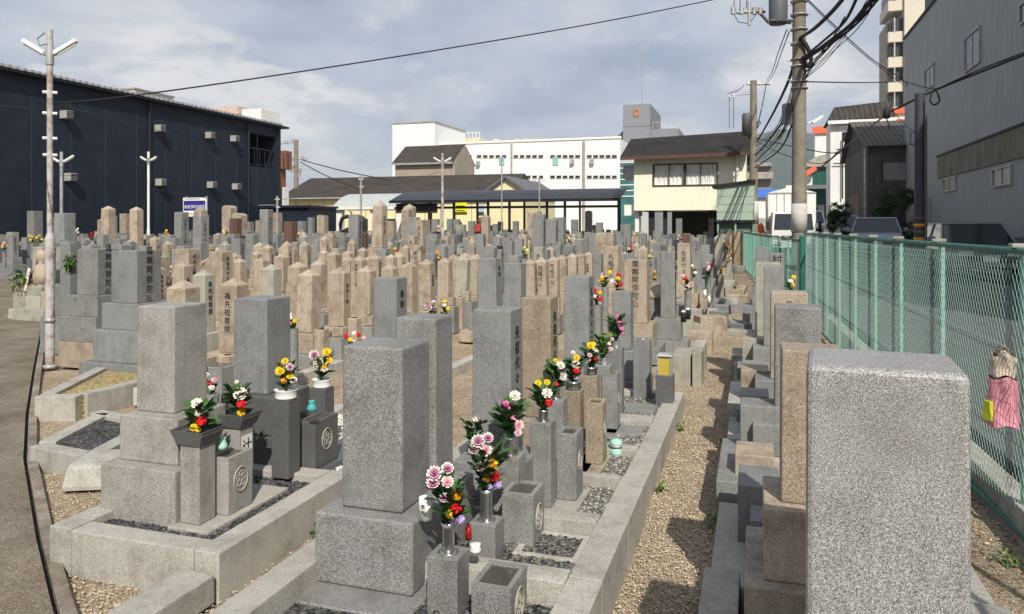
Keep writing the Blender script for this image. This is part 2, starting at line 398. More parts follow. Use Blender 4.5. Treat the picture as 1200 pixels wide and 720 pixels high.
for px,py in((74,135),(184,151),(243,159),(272,163),(79,208),(185,214),(245,217),(274,219)):
    yy,z=PXp(px,py,XW); 
    v=MB(); v.box(0,.38,yy-30-.18,yy-30+.18,z-.17,z+.17); 
    v2=v.build('vent_hood',plain('vent grey',(.33,.33,.31),.6) if 'vh' not in KIDS else KIDS['vh'],wh,bevel=.02); KIDS['vh']=v2.data.materials[0]
    s=MB()
    for k in range(5): s.box(.382,.39,yy-30-.16,yy-30+.16,z-.15+k*.065,z-.12+k*.065)
    s.build('louvre',M['ink'],v2)
# block behind it
def pblock(name,cat,label,px0,px1,y0,Yd,depth,mat,zb=0,extra=0):
    x0,z=PY(px0,y0,Yd); x1,_=PY(px1,y0,Yd)
    e=empty(name,((x0+x1)/2,Yd,0),label,cat); w=x1-x0
    MB().box(-w/2,w/2,0,depth,zb,z).build('wall',mat,e,bevel=.02)
    return e,w,z
cream=plain('cream render',(.60,.55,.40),.8,var=.06,grime=.3,streak=True); whitew=plain('white wall',(.72,.72,.70),.75,var=.04,grime=.22,streak=True)
pinkw=plain('pink render',(.52,.40,.34),.8); brick=plain('brown brick',(.20,.085,.05),.85,var=.2)
e,wd,z=pblock('apartment_block','building','white and pink flat roofed building just above the navy warehouse roof',240,306,131,62,3,whitew)
MB().box(-wd/2-2.6,wd/2-2.2,-.6,2.5,z-.5,z+.25).build('roof_slab',pinkw,e)
e,wd,z=pblock('brown_building','building','brown brick building showing right of the navy warehouse balcony',296,327,178,50,.9,brick)
MB().box(wd/2+.002,wd/2+.55,0,.9,PY(330,198,50)[1],z).build('overhang',brick,e)
e,wd,z=pblock('rooftop_hut','building','small white rooftop box above the navy warehouse roof near the left lamp',127,158,107,46,4,whitew)
MB().box(-wd/2-.1,wd/2+.1,-.1,4.1,z,z+.12).build('roof',M['conc2'],e)

# ---------------------------------------------------------------- white units and navy shed beside the warehouse
x0,z1=PY(308,220,40.5); x1,z0=PY(332,240,40.5)
e=empty('equipment_cabinet',((x0+x1)/2,40.5,0),'white equipment cabinet with dark grille beside navy warehouse corner','cabinet')
w_=x1-x0; MB().box(-w_/2,w_/2,0,.6,0,z1).build('casing',M['white'],e,bevel=.02)
s=MB(); s.box(-.25,.02,-.02,.0,z0+.1,z1-.1); s.build('grille',M['cable'],e)
s=MB(); 
for k in range(9): s.box(-w_/2+.05,-.33,-.015,0,z0+.1+k*.08,z0+.13+k*.08)
s.build('louvre',M['galv'],e)
x0,z1=PY(297,242,38); x1,_=PY(362,242,38)
e=empty('shed',((x0+x1)/2,38,0),'low navy shed with flat dark roof beside the warehouse','shed'); w_=x1-x0
MB().box(-w_/2,w_/2,0,3,0,z1-.1).build('wall',navy,e); MB().box(-w_/2-.1,w_/2+.1,-.2,3.1,z1-.1,z1+.03).build('roof',navyd,e); MB().box(-w_/2-.1,-.2,-.25,-.2,z1+.031,z1+.08).build('flashing',M['galv'],e)

# ---------------------------------------------------------------- centre warehouse with brown corrugated roof
roofb=ribbed('brown corrugated roof',(.062,.052,.044),'X',9,.8,.25,.6,.05,lines=(.9,(.17,.15,.13),.6),grime=.4)
yel=plain('yellow wall panels',(.72,.66,.40),.8,var=.05,grime=.15)
Yc=58
xa,ze=PY(331,232,Yc); xb,_=PY(590,232,Yc); _,zr=PY(460,207,Yc+5)
e=empty('long_warehouse',((xa+xb)/2,Yc,0),'long low warehouse with brown corrugated roof and yellow walls behind the canopies','warehouse')
W=(xb-xa)/2
MB().box(-W,W,0,10,0,ze-.05).build('wall',yel,e)
b=MB(); b.add([(-W-.3,-.4,ze-.05),(W+.3,-.4,ze-.05),(W+.3,5,zr),(-W-.3,5,zr),(W+.3,10.4,ze-.05),(-W-.3,10.4,ze-.05),(-W-.3,-.4,ze-.2),(W+.3,-.4,ze-.2),(W+.3,10.4,ze-.2),(-W-.3,10.4,ze-.2)],[(0,1,2,3),(3,2,4,5),(0,6,7,1),(4,8,9,5),(0,3,5,9,6),(1,7,8,4,2),(6,9,8,7)])
b.build('roof',roofb,e)
MB().tube([(-W-.3,-.5,ze-.12),(W+.3,-.5,ze-.12)],.08,6).build('gutter',M['galv'],e)
for i in range(14):
    MB().box(-W+i*1.4,-W+i*1.4+.06,-.03,0,1.2,ze-.3).build('wall_batten',M['conc2'],e)
MB().box(-W,W,-.04,0,1.0,1.12).build('sill_band',M['conc2'],e)
# gabled wing (gable towards the graves)
xg0,zge=PY(572,222,Yc-4); xg1,_=PY(615,222,Yc-4); _,zg=PY(597,207.5,Yc-4)
eg=empty('gabled_hall',((xg0+xg1)/2,Yc-4,0),'cream gable end hall with grey roof edge behind the black canopy','building'); w_=(xg1-xg0)/2
b=MB(); b.extrude([(-w_,0),(w_,0),(w_,zge),(0,zg),(-w_,zge)],'y',0,9); b.build('wall',yel,eg)
b=MB()
for s_ in(-1,1): b.add([(s_*(w_+.25),-.35,zge-.12),(0,-.35,zg+.1),(0,9.3,zg+.1),(s_*(w_+.25),9.3,zge-.12),(s_*(w_+.25),-.35,zge-.3),(0,-.35,zg-.08),(0,9.3,zg-.08),(s_*(w_+.25),9.3,zge-.3)],[(0,1,2,3),(4,7,6,5),(0,4,5,1),(3,2,6,7),(0,3,7,4)])
b.build('roof',[plain('grey slate',(.12,.12,.13),.6)],eg)
# raised block on its roof
Yq=63; x0,zq1=PY(463,190.5,Yq); x1,_=PY(533,190.5,Yq); _,zrr=PY(500,171,Yq+2.5)
e=empty('raised_hall',((x0+x1)/2,Yq,0),'beige upper hall with brown pitched roof rising above the long warehouse','building'); w_=(x1-x0)/2
beige=ribbed('beige cladding',(.36,.31,.25),'X',7,.8,.06,.3,.02)
b=MB(); b.extrude([(0,0),(5,0),(5,zq1),(2.5,zrr-.1),(0,zq1)],'x',-w_,w_); b.build('wall',[beige],e)
b=MB(); b.add([(-w_-.15,-.4,zq1-.12),(w_,-.4,zq1-.12),(w_,2.5,zrr),(-w_-.15,2.5,zrr),(w_,5.4,zq1-.12),(-w_-.15,5.4,zq1-.12)],[(0,1,2,3),(3,2,4,5)]); b.add([(-w_-.15,-.4,zq1-.3),(w_,-.4,zq1-.3),(w_,-.4,zq1-.125),(-w_-.15,-.4,zq1-.125)],[(0,1,2,3)],1)
b.build('roof',[roofb,M['galv']],e)
# ---------------------------------------------------------------- white factory
Yf=88; x0,zf=PY(515,170,Yf); x1,_=PY(727,170,Yf)
fac=empty('factory',((x0+x1)/2,Yf,0),'long white factory with rows of small dark windows behind the canopies','factory'); W=(x1-x0)/2; xm=(x0+x1)/2
fw=ribbed('white factory cladding',(.74,.75,.74),'X',3,.6,.03,.15,.02,grime=.08)
MB().box(-W-2,W,0,30,0,zf).build('wall',fw,fac,bevel=.03)
MB().box(-W-2.1,W+.1,-.12,.3,zf,zf+.25).build('parapet',M['white'],fac)
x2,zt2=PY(466,147.5,Yf); x3,_=PY(515,147.5,Yf)
MB().box(x2-xm,x3-xm,-1.5,9,0,zt2).build('tower',fw,fac,bevel=.03)
MB().box(x2-xm-.1,x3-xm+.1,-1.6,9.1,zt2,zt2+.15).build('tower_coping',M['conc2'],fac)
a_,zz_=PY(516,163,Yf+12); b_,_=PY(562,163,Yf+12); MB().box(a_-xm,b_-xm,12,16,zf,zz_).build('rooftop_block',cream,fac)
r_=MB()
for k in range(12): r_.box(a_-xm+k*(b_-a_)/11-.04,a_-xm+k*(b_-a_)/11+.04,12,12.08,zz_,zz_+.7)
r_.box(a_-xm,b_-xm,12,12.06,zz_+.7,zz_+.78); r_.build('roof_railing',M['white'],fac)
rows=[(183.5,[(533,3),(559,5),(602,5),(645,5),(688,5)]),(207.5,[(538,3),(559,5),(602,5),(645,5),(688,5)])]
for yy,gs in rows:
    for p0,n_ in gs:
        for k in range(n_):
            xx,z=PY(p0+k*7.3,yy,Yf); 
            wn=MB().box(xx-xm,xx-xm+.56,-.03,.02,z-.15,z+.15).build('window',M['glass'],fac)
            MB().box(xx-xm-.04,xx-xm+.60,-.10,-.032,z-.2,z-.152).build('sill',M['conc2'],wn)
for px,py in((588,189),(651,189)):
    xx,z=PY(px,py,Yf); MB().box(xx-xm-.35,xx-xm+.35,-.08,0,z-.5,z+.5).build('panel_window',plain('teal pane',(.25,.45,.42),.4),fac)
for px in(600,685,684.0):
    xx,_=PY(px,190,Yf); MB().tube([(xx-xm,-.15,0),(xx-xm,-.15,zf-.2)],.10,6).build('downpipe',M['conc2'],fac)
for px,py in((561,192),(671,190),(694,190)):
    xx,z=PY(px,py,Yf); MB().box(xx-xm-.22,xx-xm+.22,-.4,0,z-.3,z+.3).build('vent_hood',M['galv'],fac,bevel=.03)
for px in(581,606,616,655,672):
    xx,z=PY(px,163,Yf+6); MB().box(xx-xm-.35,xx-xm+.35,6,6.8,zf,z).box(xx-xm-.28,xx-xm+.28,5.97,6.0,z-.8,z-.2,1).build('rooftop_unit',[cream,M['galv']],fac)
# ---------------------------------------------------------------- grey tower
Yt=120; gt=plain('grey tower panels',(.20,.215,.235),.6,var=.05,grime=.15)
x0,z1=PY(730,123,Yt); x1,_=PY(762,123,Yt); xm=(x0+x1)/2; W=(x1-x0)/2
tw=empty('tower_building',(xm,Yt,0),'tall grey office tower with small orange ring emblem near its top','building')
MB().box(-W,W,0,14,0,z1).build('wall',gt,tw,bevel=.05)
x2,z2=PY(795,150,Yt); MB().box(W+.002,x2-xm,.5,16,0,z2).build('wing',gt,tw)
x3,z3=PY(713,168,Yt); b=MB(); b.extrude([(x3-xm,0),(-W-.002,0),(-W-.002,z3+2.2),(x3-xm,z3)],'y',1,12); b.build('annex',[plain('dark grey annex',(.10,.11,.125),.5)],tw)
t=MB()
pts=[(math.cos(a)*.36,-.06,z1-1.35+math.sin(a)*.55) for a in [2*math.pi*i/20 for i in range(21)]]
t.tube(pts,.13,6); t.build('emblem',plain('orange emblem',(.60,.17,.05),.6),tw)
MB().tube([(.6,2,z1),(.6,2,z1+9)],.09,5).build('antenna',M['galv'],tw)
r_=MB(); 
for k in range(7): r_.box(W+.3+k*.8,W+.36+k*.8,.6,.66,z2,z2+1.1)
r_.box(W+.2,x2-xm-.2,.6,.66,z2+1.1,z2+1.2); r_.build('roof_railing',M['galv'],tw)
j=MB()
for k in range(1,6): j.box(-W,W,-.02,0,z1-k*3.6,z1-k*3.6+.12)
j.build('panel_joint',[plain('joint grey',(.12,.13,.14),.6)],tw)
# teal glazed stair between factory and yellow house
Ys=60; x0,z1=PY(726,190,Ys); x1,_=PY(745,190,Ys)
e=empty('glazed_stair',((x0+x1)/2,Ys,0),'narrow teal glazed stair block between white factory and yellow house','building'); w_=(x1-x0)/2
MB().box(-w_,w_,0,3,0,z1).build('glazing',[plain('teal glass',(.05,.16,.16),.2,var=.3,scale=.8)],e)
b=MB()
for k in range(7): b.box(-w_,w_,-.05,0,z1-.1-k*.45,z1-.02-k*.45)
b.box(-w_-.05,-w_+.05,-.06,0,0,z1); b.build('mullion',M['white'],e)

# ---------------------------------------------------------------- yellow house on pillars
Yh=38; x0,zb=PY(743,247,Yh); x1,_=PY(874,247,Yh); _,zt=PY(800,182,Yh)
xm=(x0+x1)/2; W=(x1-x0)/2
ho=empty('house_on_pillars',(xm,Yh,0),'pale yellow house with dark tiled roof raised on pillars over the graves','house')
yh=ribbed('pale yellow siding',(.80,.76,.61),'X',4.2,.7,.03,.08,.02,grime=.08)
wx0,wz1=PY(766,194,Yh); wx1,wz0=PY(840,216,Yh)
wx0-=xm; wx1-=xm
b=MB(); b.box(-W,W,0,5.5,zb,wz0); b.box(-W,W,0,5.5,wz1,zt); b.box(-W,wx0,0,5.5,wz0,wz1); b.box(wx1,W,0,5.5,wz0,wz1); b.box(wx0,wx1,.35,5.5,wz0,wz1,1)
b.build('wall',[yh,M['conc2']],ho)
fr=plain('brown window frame',(.045,.035,.03),.5)
win=MB(); win.box(wx0-.05,wx1+.05,-.05,.02,wz0-.06,wz0); win.box(wx0-.05,wx1+.05,-.05,.02,wz1,wz1+.06); win.box(wx0-.05,wx0+.02,-.05,.02,wz0,wz1); win.box(wx1-.02,wx1+.05,-.05,.02,wz0,wz1); mid=(wx0+wx1)/2; win.box(mid-.07,mid+.07,-.05,.02,wz0,wz1)
for q_ in(.25,.75): xx=wx0+(wx1-wx0)*q_; win.box(xx-.025,xx+.025,-.01,.02,wz0,wz1)
wo=win.build('window',fr,ho)
gl=newmat('window glass'); gl[2].inputs['Base Color'].default_value=(.05,.06,.06,1); gl[2].inputs['Roughness'].default_value=.05; gl[2].inputs['Alpha'].default_value=.05
cur=MB(); n_=120
for i in range(n_):
    xa=wx0+(wx1-wx0)*i/n_; xb=wx0+(wx1-wx0)*(i+1)/n_; f_=lambda x:.16+.03*math.sin(x*28)+.015*math.sin(x*61)
    cur.add([(xa,f_(xa),wz0),(xb,f_(xb),wz0),(xb,f_(xb),wz1),(xa,f_(xa),wz1)],[(0,1,2,3)],0,True)
cur.build('curtain',plain('white curtain',(.8,.8,.76),.9,var=.03),wo)
MB().box(wx0,wx1,.03,.04,wz0,wz1).build('pane',gl[0],wo)
# roof: gable, ridge along X, sheared ends as seen
rt=ribbed('dark tiled roof',(.032,.027,.024),'X',5,.75,.3,.7,.05,grime=.3)
_,zrd=PY(800,159,Yh+2.6)
ex0=PY(727,182,Yh-.6)[0]-xm; ex1=PY(878,180,Yh-.6)[0]-xm
b=MB(); zl=zt-.02
P=[(ex0,-.7,zl-.05),(ex1,-.7,zl+.03),(ex1,2.7,zrd+.12),(ex0+.0,2.7,zrd-.08),(ex1,6.2,zl+.03),(ex0,6.2,zl-.05)]
b.add(P,[(0,1,2,3),(3,2,4,5)]); b.add([(p[0],p[1],p[2]-.16) for p in P],[(3,2,1,0),(5,4,2,3)],1)
b.add([P[0],P[1],(P[1][0],P[1][1],P[1][2]-.16),(P[0][0],P[0][1],P[0][2]-.16)],[(0,1,2,3)],1)
for s_ in(0,1):
    A=[P[s_],P[3 if s_==0 else 2],P[5 if s_==0 else 4]]
    for u,v in((A[0],A[1]),(A[1],A[2])): b.add([u,v,(v[0],v[1],v[2]-.16),(u[0],u[1],u[2]-.16)],[(0,1,2,3)],1)
ro=b.build('roof',[rt,plain('brown fascia',(.09,.05,.035),.7)],ho)
b=MB(); b.extrude([(.002,zt),(5.498,zt),(2.7,zrd-.2)],'x',-W,-W+.1); b.extrude([(.002,zt),(5.498,zt),(2.7,zrd-.2)],'x',W-.1,W); b.build('gable',[yh],ho)
gx=PY(858,200,Yh)[0]-xm; MB().tube([(gx,-.1,zt-.1),(gx,-.1,zb+.05)],.045,8).tube([(gx,-.1,zt-.1),(gx,-.45,zt-.05)],.045,8).build('downpipe',M['white'],ho)
gx=PY(864,200,Yh)[0]-xm; MB().tube([(gx,-.12,zt-.1),(gx,-.12,zb+.05)],.06,8).build('downpipe',M['white'],ho)
for px,mm,wd in((746,M['white'],.2),(763,M['cable'],.28),(779,M['cable'],.2),(833,M['cable'],.25),(870,M['white'],.2)):
    xx=PY(px,260,Yh+.3)[0]-xm; MB().cbox(xx,.5,0,wd,wd,zb).build('pillar',mm,ho,bevel=.01)
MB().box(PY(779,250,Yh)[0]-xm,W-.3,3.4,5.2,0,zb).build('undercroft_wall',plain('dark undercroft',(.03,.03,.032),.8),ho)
x0_,z_=PY(730,240,Yh); MB().box(x0_-xm,-W-.002,.4,3,z_-.55,z_+.0).build('side_beam',M['white'],ho)
# outdoor unit on its left flank
x_,z_=PY(735,201,Yh); MB().box(x_-xm-.3,-W-.01,.5,1.3,z_-.35,z_+.35).build('air_conditioner',M['galv'],ho,bevel=.03)
# stepped green panel shed at right of the house
Yp=34; x0,z0=PY(840,258,Yp); x1,z1a=PY(884,210,Yp); 
e=empty('signboard_shed',((x0+x1)/2,Yp,0),'pale green panelled lean-to shed right of the yellow house','shed'); w_=(x1-x0)/2
pg=plain('pale green panel',(.33,.43,.34),.6,var=.04,grime=.12)
b=MB(); b.extrude([(-w_,z0),(w_,z0),(w_,z1a-.12),(-w_,z1a-.32)],'y',0,1.8); b.build('upper_panel',[pg],e)
b=MB(); b.extrude([(-w_-.2,z1a-.34),(w_+.05,z1a-.13),(w_+.05,z1a-.02),(-w_-.2,z1a-.24)],'y',-.15,1.9); b.build('roof',[M['cable']],e)
b=MB(); 
for k in (.25,.5,.75): b.box(-w_,w_,-.012,0,z0+(z1a-.4-z0)*k,z0+(z1a-.4-z0)*k+.02)
b.build('panel_joint',[M['conc2']],e)
MB().box(-w_-.1,w_+.05,-.1,1.8,z0-.08,z0-.002).build('lower_beam',M['cable'],e)
b=MB(); b.box(-w_+.1,w_-.1,.2,1.7,0,z0-.09); b.build('lower_wall',[plain('dull green wall',(.10,.15,.12),.6)],e)
for xx in(-w_+.05,0,w_-.05): MB().cbox(xx,.05,0,.07,.07,z0-.08).build('post',M['greenl'],e)
# plywood hoarding under it
x0,z1=PY(848,272,31); x1,_=PY(871,272,31)
e=empty('hoarding',((x0+x1)/2,31,0),'low tan board hoarding at the end of the green fence','hoarding'); w_=(x1-x0)/2
MB().box(-w_,w_,0,.06,0,z1).build('board',plain('tan board',(.33,.27,.18),.8,var=.15,grime=.3),e); 
for xx in(-w_+.05,0,w_-.05): MB().cbox(xx,-.035,0,.06,.06,z1+.05).build('post',M['bark'],e)

# ---------------------------------------------------------------- black canopy
Yk=42; x0,z1=PY(459,236,Yk); x1,_=PY(728,234,Yk); _,zbk=PY(590,223,Yk+3.2)
xm=(x0+x1)/2; W=(x1-x0)/2
ca=empty('canopy',(xm,Yk,0),'long black open canopy on thin posts across the middle of the cemetery','canopy')
blk=ribbed('black canopy sheet',(.028,.03,.036),'X',1.3,.35,.2,.5,.05,grime=.2); bs=plain('black steel',(.015,.016,.02),.4)
b=MB(); K=8
for i in range(K):
    for s_ in(0,): pass
    ta,tb=i/K,(i+1)/K
    fz=lambda t: z1+(zbk-z1)*math.sin(t*math.pi/2); fy=lambda t:-.3+3.5*t
    b.add([(-W,fy(ta),fz(ta)),(W,fy(ta),fz(ta)),(W,fy(tb),fz(tb)),(-W,fy(tb),fz(tb)),(-W,fy(ta),fz(ta)-.05),(W,fy(ta),fz(ta)-.05),(W,fy(tb),fz(tb)-.05),(-W,fy(tb),fz(tb)-.05)],[(0,1,2,3),(4,7,6,5),(0,4,5,1),(0,3,7,4),(1,5,6,2),(3,2,6,7)],0,True)
b.build('roof',blk,ca)
MB().box(-W,W,-.38,-.31,z1-.14,z1+.03).build('gutter',bs,ca)
_,zm=PY(590,243,Yk)
MB().box(-W+.2,W-.1,-.05,.05,zm-.07,zm+.07).build('beam',bs,ca)
for px in(503,532,572,597,641,662,726):
    xx=PY(px,250,Yk)[0]-xm; MB().cbox(xx,0,0,.13,.13,z1-.02).build('post',bs,ca)
for px in(506,560,615,680,725):
    xx=PY(px,250,Yk+3)[0]-xm; MB().cbox(xx,2.9,0,.11,.11,zbk-.08).build('post',bs,ca)
MB().box(-W+.25,-W+3.0,.1,.18,z1-.75,z1-.15).build('side_panel',plain('brown panel',(.06,.04,.03),.7),ca)
# ---------------------------------------------------------------- white arched shelter
Yw=45; x0,z1=PY(388,244,Yw); x1,_=PY(470,244,Yw); xr0=PY(393,240,Yw)[0]; _,zt_=PY(430,227.5,Yw+1.5)
xm=(x0+x1)/2; W=(x1-x0)/2
sh=empty('shelter',(xm,Yw,0),'white shelter with arched grey roof left of the black canopy','shelter')
b=MB(); K=8
for i in range(K):
    ta,tb=i/K,(i+1)/K; f=lambda t:(-.2+3.4*t, z1+.12+(zt_-z1-.12)*math.sin(t*math.pi)**.7)
    (ya,za_),(yb,zb_)=f(ta),f(tb)
    off=lambda z:(z-z1)*.8
    b.add([(-W+.2+off(za_)*.6,ya,za_),(W,ya,za_),(W,yb,zb_),(-W+.2+off(zb_)*.6,yb,zb_)],[(0,1,2,3)],0,True)
b.build('roof',[ribbed('grey arched sheet',(.40,.43,.43),'X',.9,.4,.05,.3,.04,grime=.1)],sh)
MB().box(-W-.05,W,-.35,3.3,z1-.12,z1+.1).build('fascia',M['white'],sh)
for px in(398,438,468): 
    xx=PY(px,250,Yw)[0]-xm; MB().cbox(xx,.1,0,.42,.42,z1-.12).build('pillar',M['white'],sh)
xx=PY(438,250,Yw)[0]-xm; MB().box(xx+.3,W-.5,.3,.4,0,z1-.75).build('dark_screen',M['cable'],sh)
MB().box(-W,W,2.6,2.7,0,1.1).build('back_wall',M['conc2'],sh)
# yellow banner, blue banner
def banner(px0,px1,py0,py1,Yd,mat,label,bands=()):
    x0,z1=PY(px0,py0,Yd); x1,z0=PY(px1,py1,Yd)
    e=empty('banner',((x0+x1)/2,Yd,0),label,'banner'); w_=(x1-x0)/2
    MB().box(-w_,w_,0,.03,z0,z1).build('cloth',mat,e); MB().tube([(-w_-.02,0,0),(-w_-.02,0,z1+.1)],.02,6).build('pole',M['galv'],e)
    for a,b_ in bands: MB().box(-w_+.1,w_-.15,-.012,0,z0+(z1-z0)*a,z0+(z1-z0)*b_).build('stripe',M['ink'],e)
    return e
banner(533,547,237,252,46.5,plain('yellow banner',(.75,.72,.02),.7),'bright yellow banner under the black canopy',((.62,.72),(.3,.36)))
banner(561,567,240,253,46.5,plain('light blue banner',(.42,.55,.68),.7),'narrow light blue banner under the black canopy')

# ---------------------------------------------------------------- right side: grey factory
XG=6.9; YG1=PXp(1060,46,XG)[0]; _,ZG=PXp(1060,47,XG)
gw=plain('weathered grey metal wall',(.30,.31,.315),.6,var=.06,scale=.8,grime=.28,streak=True)
gb=empty('grey_factory',(XG,YG1,0),'tall grey windowed factory wall along the right side of the road','factory')
LY=-34.0
b=MB(); b.box(0,14,LY,0,0,ZG); b.build('wall',[gw],gb)
MB().box(-.06,14.1,LY,.06,ZG,ZG+.12).build('roof_edge',M['cable'],gb)
rb=MB()
for k in range(70): rb.box(-.0015,0,LY+.3+k*.48,LY+.31+k*.48,.3,ZG-.1)
rb.build('wall_rib',gw,gb)
def gwin(pa,pb,ya,yb,name='window',frame=M['galv'],pane=None):
    Ya,za=PXp(pa,ya,XG); Yb,_=PXp(pb,ya,XG); _,z0=PXp(pa,yb,XG)
    f=MB(); u0,u1=sorted((Ya-YG1,Yb-YG1))
    f.box(-.06,0,u0,u1,z0-.05,z0); f.box(-.06,0,u0,u1,za,za+.05); f.box(-.06,0,u0-.05,u0,z0-.05,za+.05); f.box(-.06,0,u1,u1+.05,z0-.05,za+.05)
    o=f.build(name,frame,gb); MB().box(-.02,0,u0,u1,z0,za).build('pane',pane or M['glass'],o)
    MB().box(-.04,-.021,(u0+u1)/2-.02,(u0+u1)/2+.02,z0,za).build('mullion',frame,o)
dull=plain('dull pane',(.16,.165,.165),.25,var=.3)
gwin(1132,1149,47,84,pane=dull); gwin(1085,1095,84,106,pane=dull); gwin(1107,1121,211,224,pane=dull); gwin(1165,1186,200,218,pane=dull); gwin(1197,1216,8,28)
Ya,zA=PXp(1100,184,XG); _,zB=PXp(1100,210,XG)
MB().box(-.05,0,LY,Ya-YG1,zB,zA).build('lower_band',[plain('stained tan band',(.20,.19,.15),.85,var=.25,grime=.6,streak=True)],gb)
MB().box(-.08,-.052,LY,Ya-YG1+.05,zA-.02,zA+.05).build('band_edge',M['cable'],gb)
Ya,z_=PXp(1066,253,XG); MB().box(-.05,0,Ya-YG1-1.5,Ya-YG1,z_-.55,z_+1.1).build('access_door',[plain('grey door',(.30,.31,.31),.6)],gb)
Ya,z_=PXp(1087,253,XG); 
o=MB().box(-.25,0,Ya-YG1-.6,Ya-YG1+.3,z_-.6,z_+.75).build('meter_box',M['galv'],gb,bevel=.02); MB().box(-.26,-.25,Ya-YG1-.5,Ya-YG1+.05,z_-.4,z_+.55).build('dial_window',M['glass'],o)
# dark gabled workshop
Y2=40; x0,ze=PY(1015,170,Y2); x1=9.5; xa_,_=PY(990,170,Y2)
dk=ribbed('dark workshop cladding',(.045,.045,.045),'X',4,.8,.15,.4,.03,grime=.3); dt=plain('dirty dark wall',(.09,.087,.075),.85,var=.3,scale=1,grime=.5,streak=True)
X2=PXp(990,200,0)[0] if False else 0
xw0,_=PY(1017,200,Y2); ws=empty('workshop',(xw0,Y2,0),'dark workshop with moss streaked slate roof beyond the grey factory','workshop')
dep=(PXp(990,200,xw0)[0]-Y2); dep=min(max(dep,4),16)
zev=ze; _,zrg=PXp(1000,146,xw0); 
b=MB(); b.box(0,8,0,dep,0,zev); b.build('wall',[dt],ws)
b=MB(); b.extrude([(0,zev),(dep,zev),(dep*.55,zrg)],'x',0,.15); b.build('gable',[dk],ws)
b=MB(); b.add([(-.25,-.4,zev-.1),(8,-.4,zev-.1),(8,dep*.55,zrg+.1),(-.25,dep*.55,zrg+.1),(8,dep+.3,zev-.1),(-.25,dep+.3,zev-.1)],[(0,1,2,3),(3,2,4,5)])
b.build('roof',[ribbed('mossy slate roof',(.10,.095,.08),'X',8,.8,.25,.5,.04,lines=(1.3,(.28,.25,.16),.7),grime=.4)],ws)
MB().box(-.03,0,dep*.3,dep*.75,0,3.4).build('shutter_door',[plain('brown shutter',(.14,.10,.08),.7,grime=.4)],ws)
MB().tube([(-.1,.15,0),(-.1,.15,zev-.1)],.06,6).build('downpipe',M['galv'],ws)
o=MB().box(.6,6,-.03,0,zev-1.75,zev-.9).build('window',[plain('frosted pane',(.22,.23,.21),.4,var=.25)],ws)
m_=MB()
for k in range(6): m_.box(.6+k*1.05,.66+k*1.05,-.06,-.032,zev-1.8,zev-.85)
m_.build('mullion',M['cable'],o)
# white building, green building, highrise
e,wd,z=pblock('white_building','building','white two storey building with corrugated dark roof behind the workshop',973,1045,143,58,3.2,whitew)
b=MB(); b.add([(-wd/2-.2,-.4,z),(wd/2+.2,-.4,z+.1),(wd/2+.2,1.6,z+1.55),(-wd/2+.4,1.6,z+1.25),(wd/2+.2,3.6,z),(-wd/2-.2,3.6,z)],[(0,1,2,3),(3,2,4,5),(0,3,5)])
b.build('roof',[roofb],e); MB().box(-wd/2-.2,wd/2+.2,-.5,-.4,z-.22,z+.02).build('fascia',M['white'],e)
_,zz1=PY(990,155,58); _,zz0=PY(990,166,58); MB().box(PY(987,1,58)[0]-e.location.x,PY(998,1,58)[0]-e.location.x,-.05,0,zz0,zz1).build('window',M['glass'],e)
MB().tube([(-1.2,-.2,z-5.5),(-1.2,-.2,z-1.2)],.05,5).tube([(-1.8,-.2,z-3),(-.6,-.2,z-3)],.04,5).tube([(-1.6,-.2,z-2),(-.8,-.2,z-2)],.04,5).build('antenna',M['cable'],e)
gr=plain('dark green cladding',(.015,.075,.055),.5,var=.1)
e,wd,z=pblock('green_building','building','dark green fronted building behind the white truck',936,968,222,66,8,gr)
MB().box(-wd/2-1.0,wd/2,-.6,2,z,z+.3).build('roof',M['white'],e)
for k in range(3): MB().box(-.4+k*.8,.1+k*.8,-.05,0,z-2.3,z-1.3).build('window',M['galv'] if k else M['glass'],e)
b=MB().box(-wd/2-2.5,-wd/2-.01,1,6,0,z-.6); b.build('side_wall',gr,e)
e,wd,z=pblock('rooftop_house','building','grey roofed house with green side wall behind the green building',950,975,196,74,6,gr)
b=MB(); b.extrude([(-wd/2-1,z),(wd/2+.3,z),(wd/2+.3,z+1.3),(-wd/2+.4,z+.9)],'y',-.4,6.4); b.build('roof',[M['conc2']],e)
org=plain('orange red awning',(.72,.13,.06),.5)
e,wd,z=pblock('orange_building','building','distant building with an orange red sign band on its roof edge',955,972,152,95,2,whitew)
MB().box(-wd/2-.3,wd/2+.3,-.3,0,z-.5,z+.3).build('sign_band',org,e)
e,wd,z=pblock('shop_building','building','low distant shop with orange red sloping awning beside the utility pole',943,952,206,70,6,whitew)
b=MB(); b.add([(-wd/2,-1.0,z-.2),(wd/2+.3,-1.0,z+.4),(wd/2+.3,.3,z+.9),(-wd/2,.3,z+.4)],[(0,1,2,3)]); b.build('awning',[org],e)
e,wd,z=pblock('orange_roof_building','building','building with orange red and white roof band right of the white building',1038,1066,134,86,8,whitew)
MB().box(-wd/2-.3,wd/2+.3,-.3,0,z-1.5,z-.6).build('sign_band',org,e); MB().box(-wd/2-.3,wd/2+.3,-.32,0,z-.0,z+.55).build('upper_band',org,e)
Yx=100; x0,zt_=PY(1060,-40,Yx); x1,_=PY(1130,-40,Yx)
hr=empty('highrise',((x0+x1)/2,Yx,0),'cream highrise apartment tower with stacked balconies above the grey factory','apartment tower'); W=(x1-x0)/2; xm=(x0+x1)/2
crm=plain('cream tile',(.55,.51,.43),.7,var=.05)
MB().box(-W,W,0,14,0,zt_).build('wall',crm,hr)
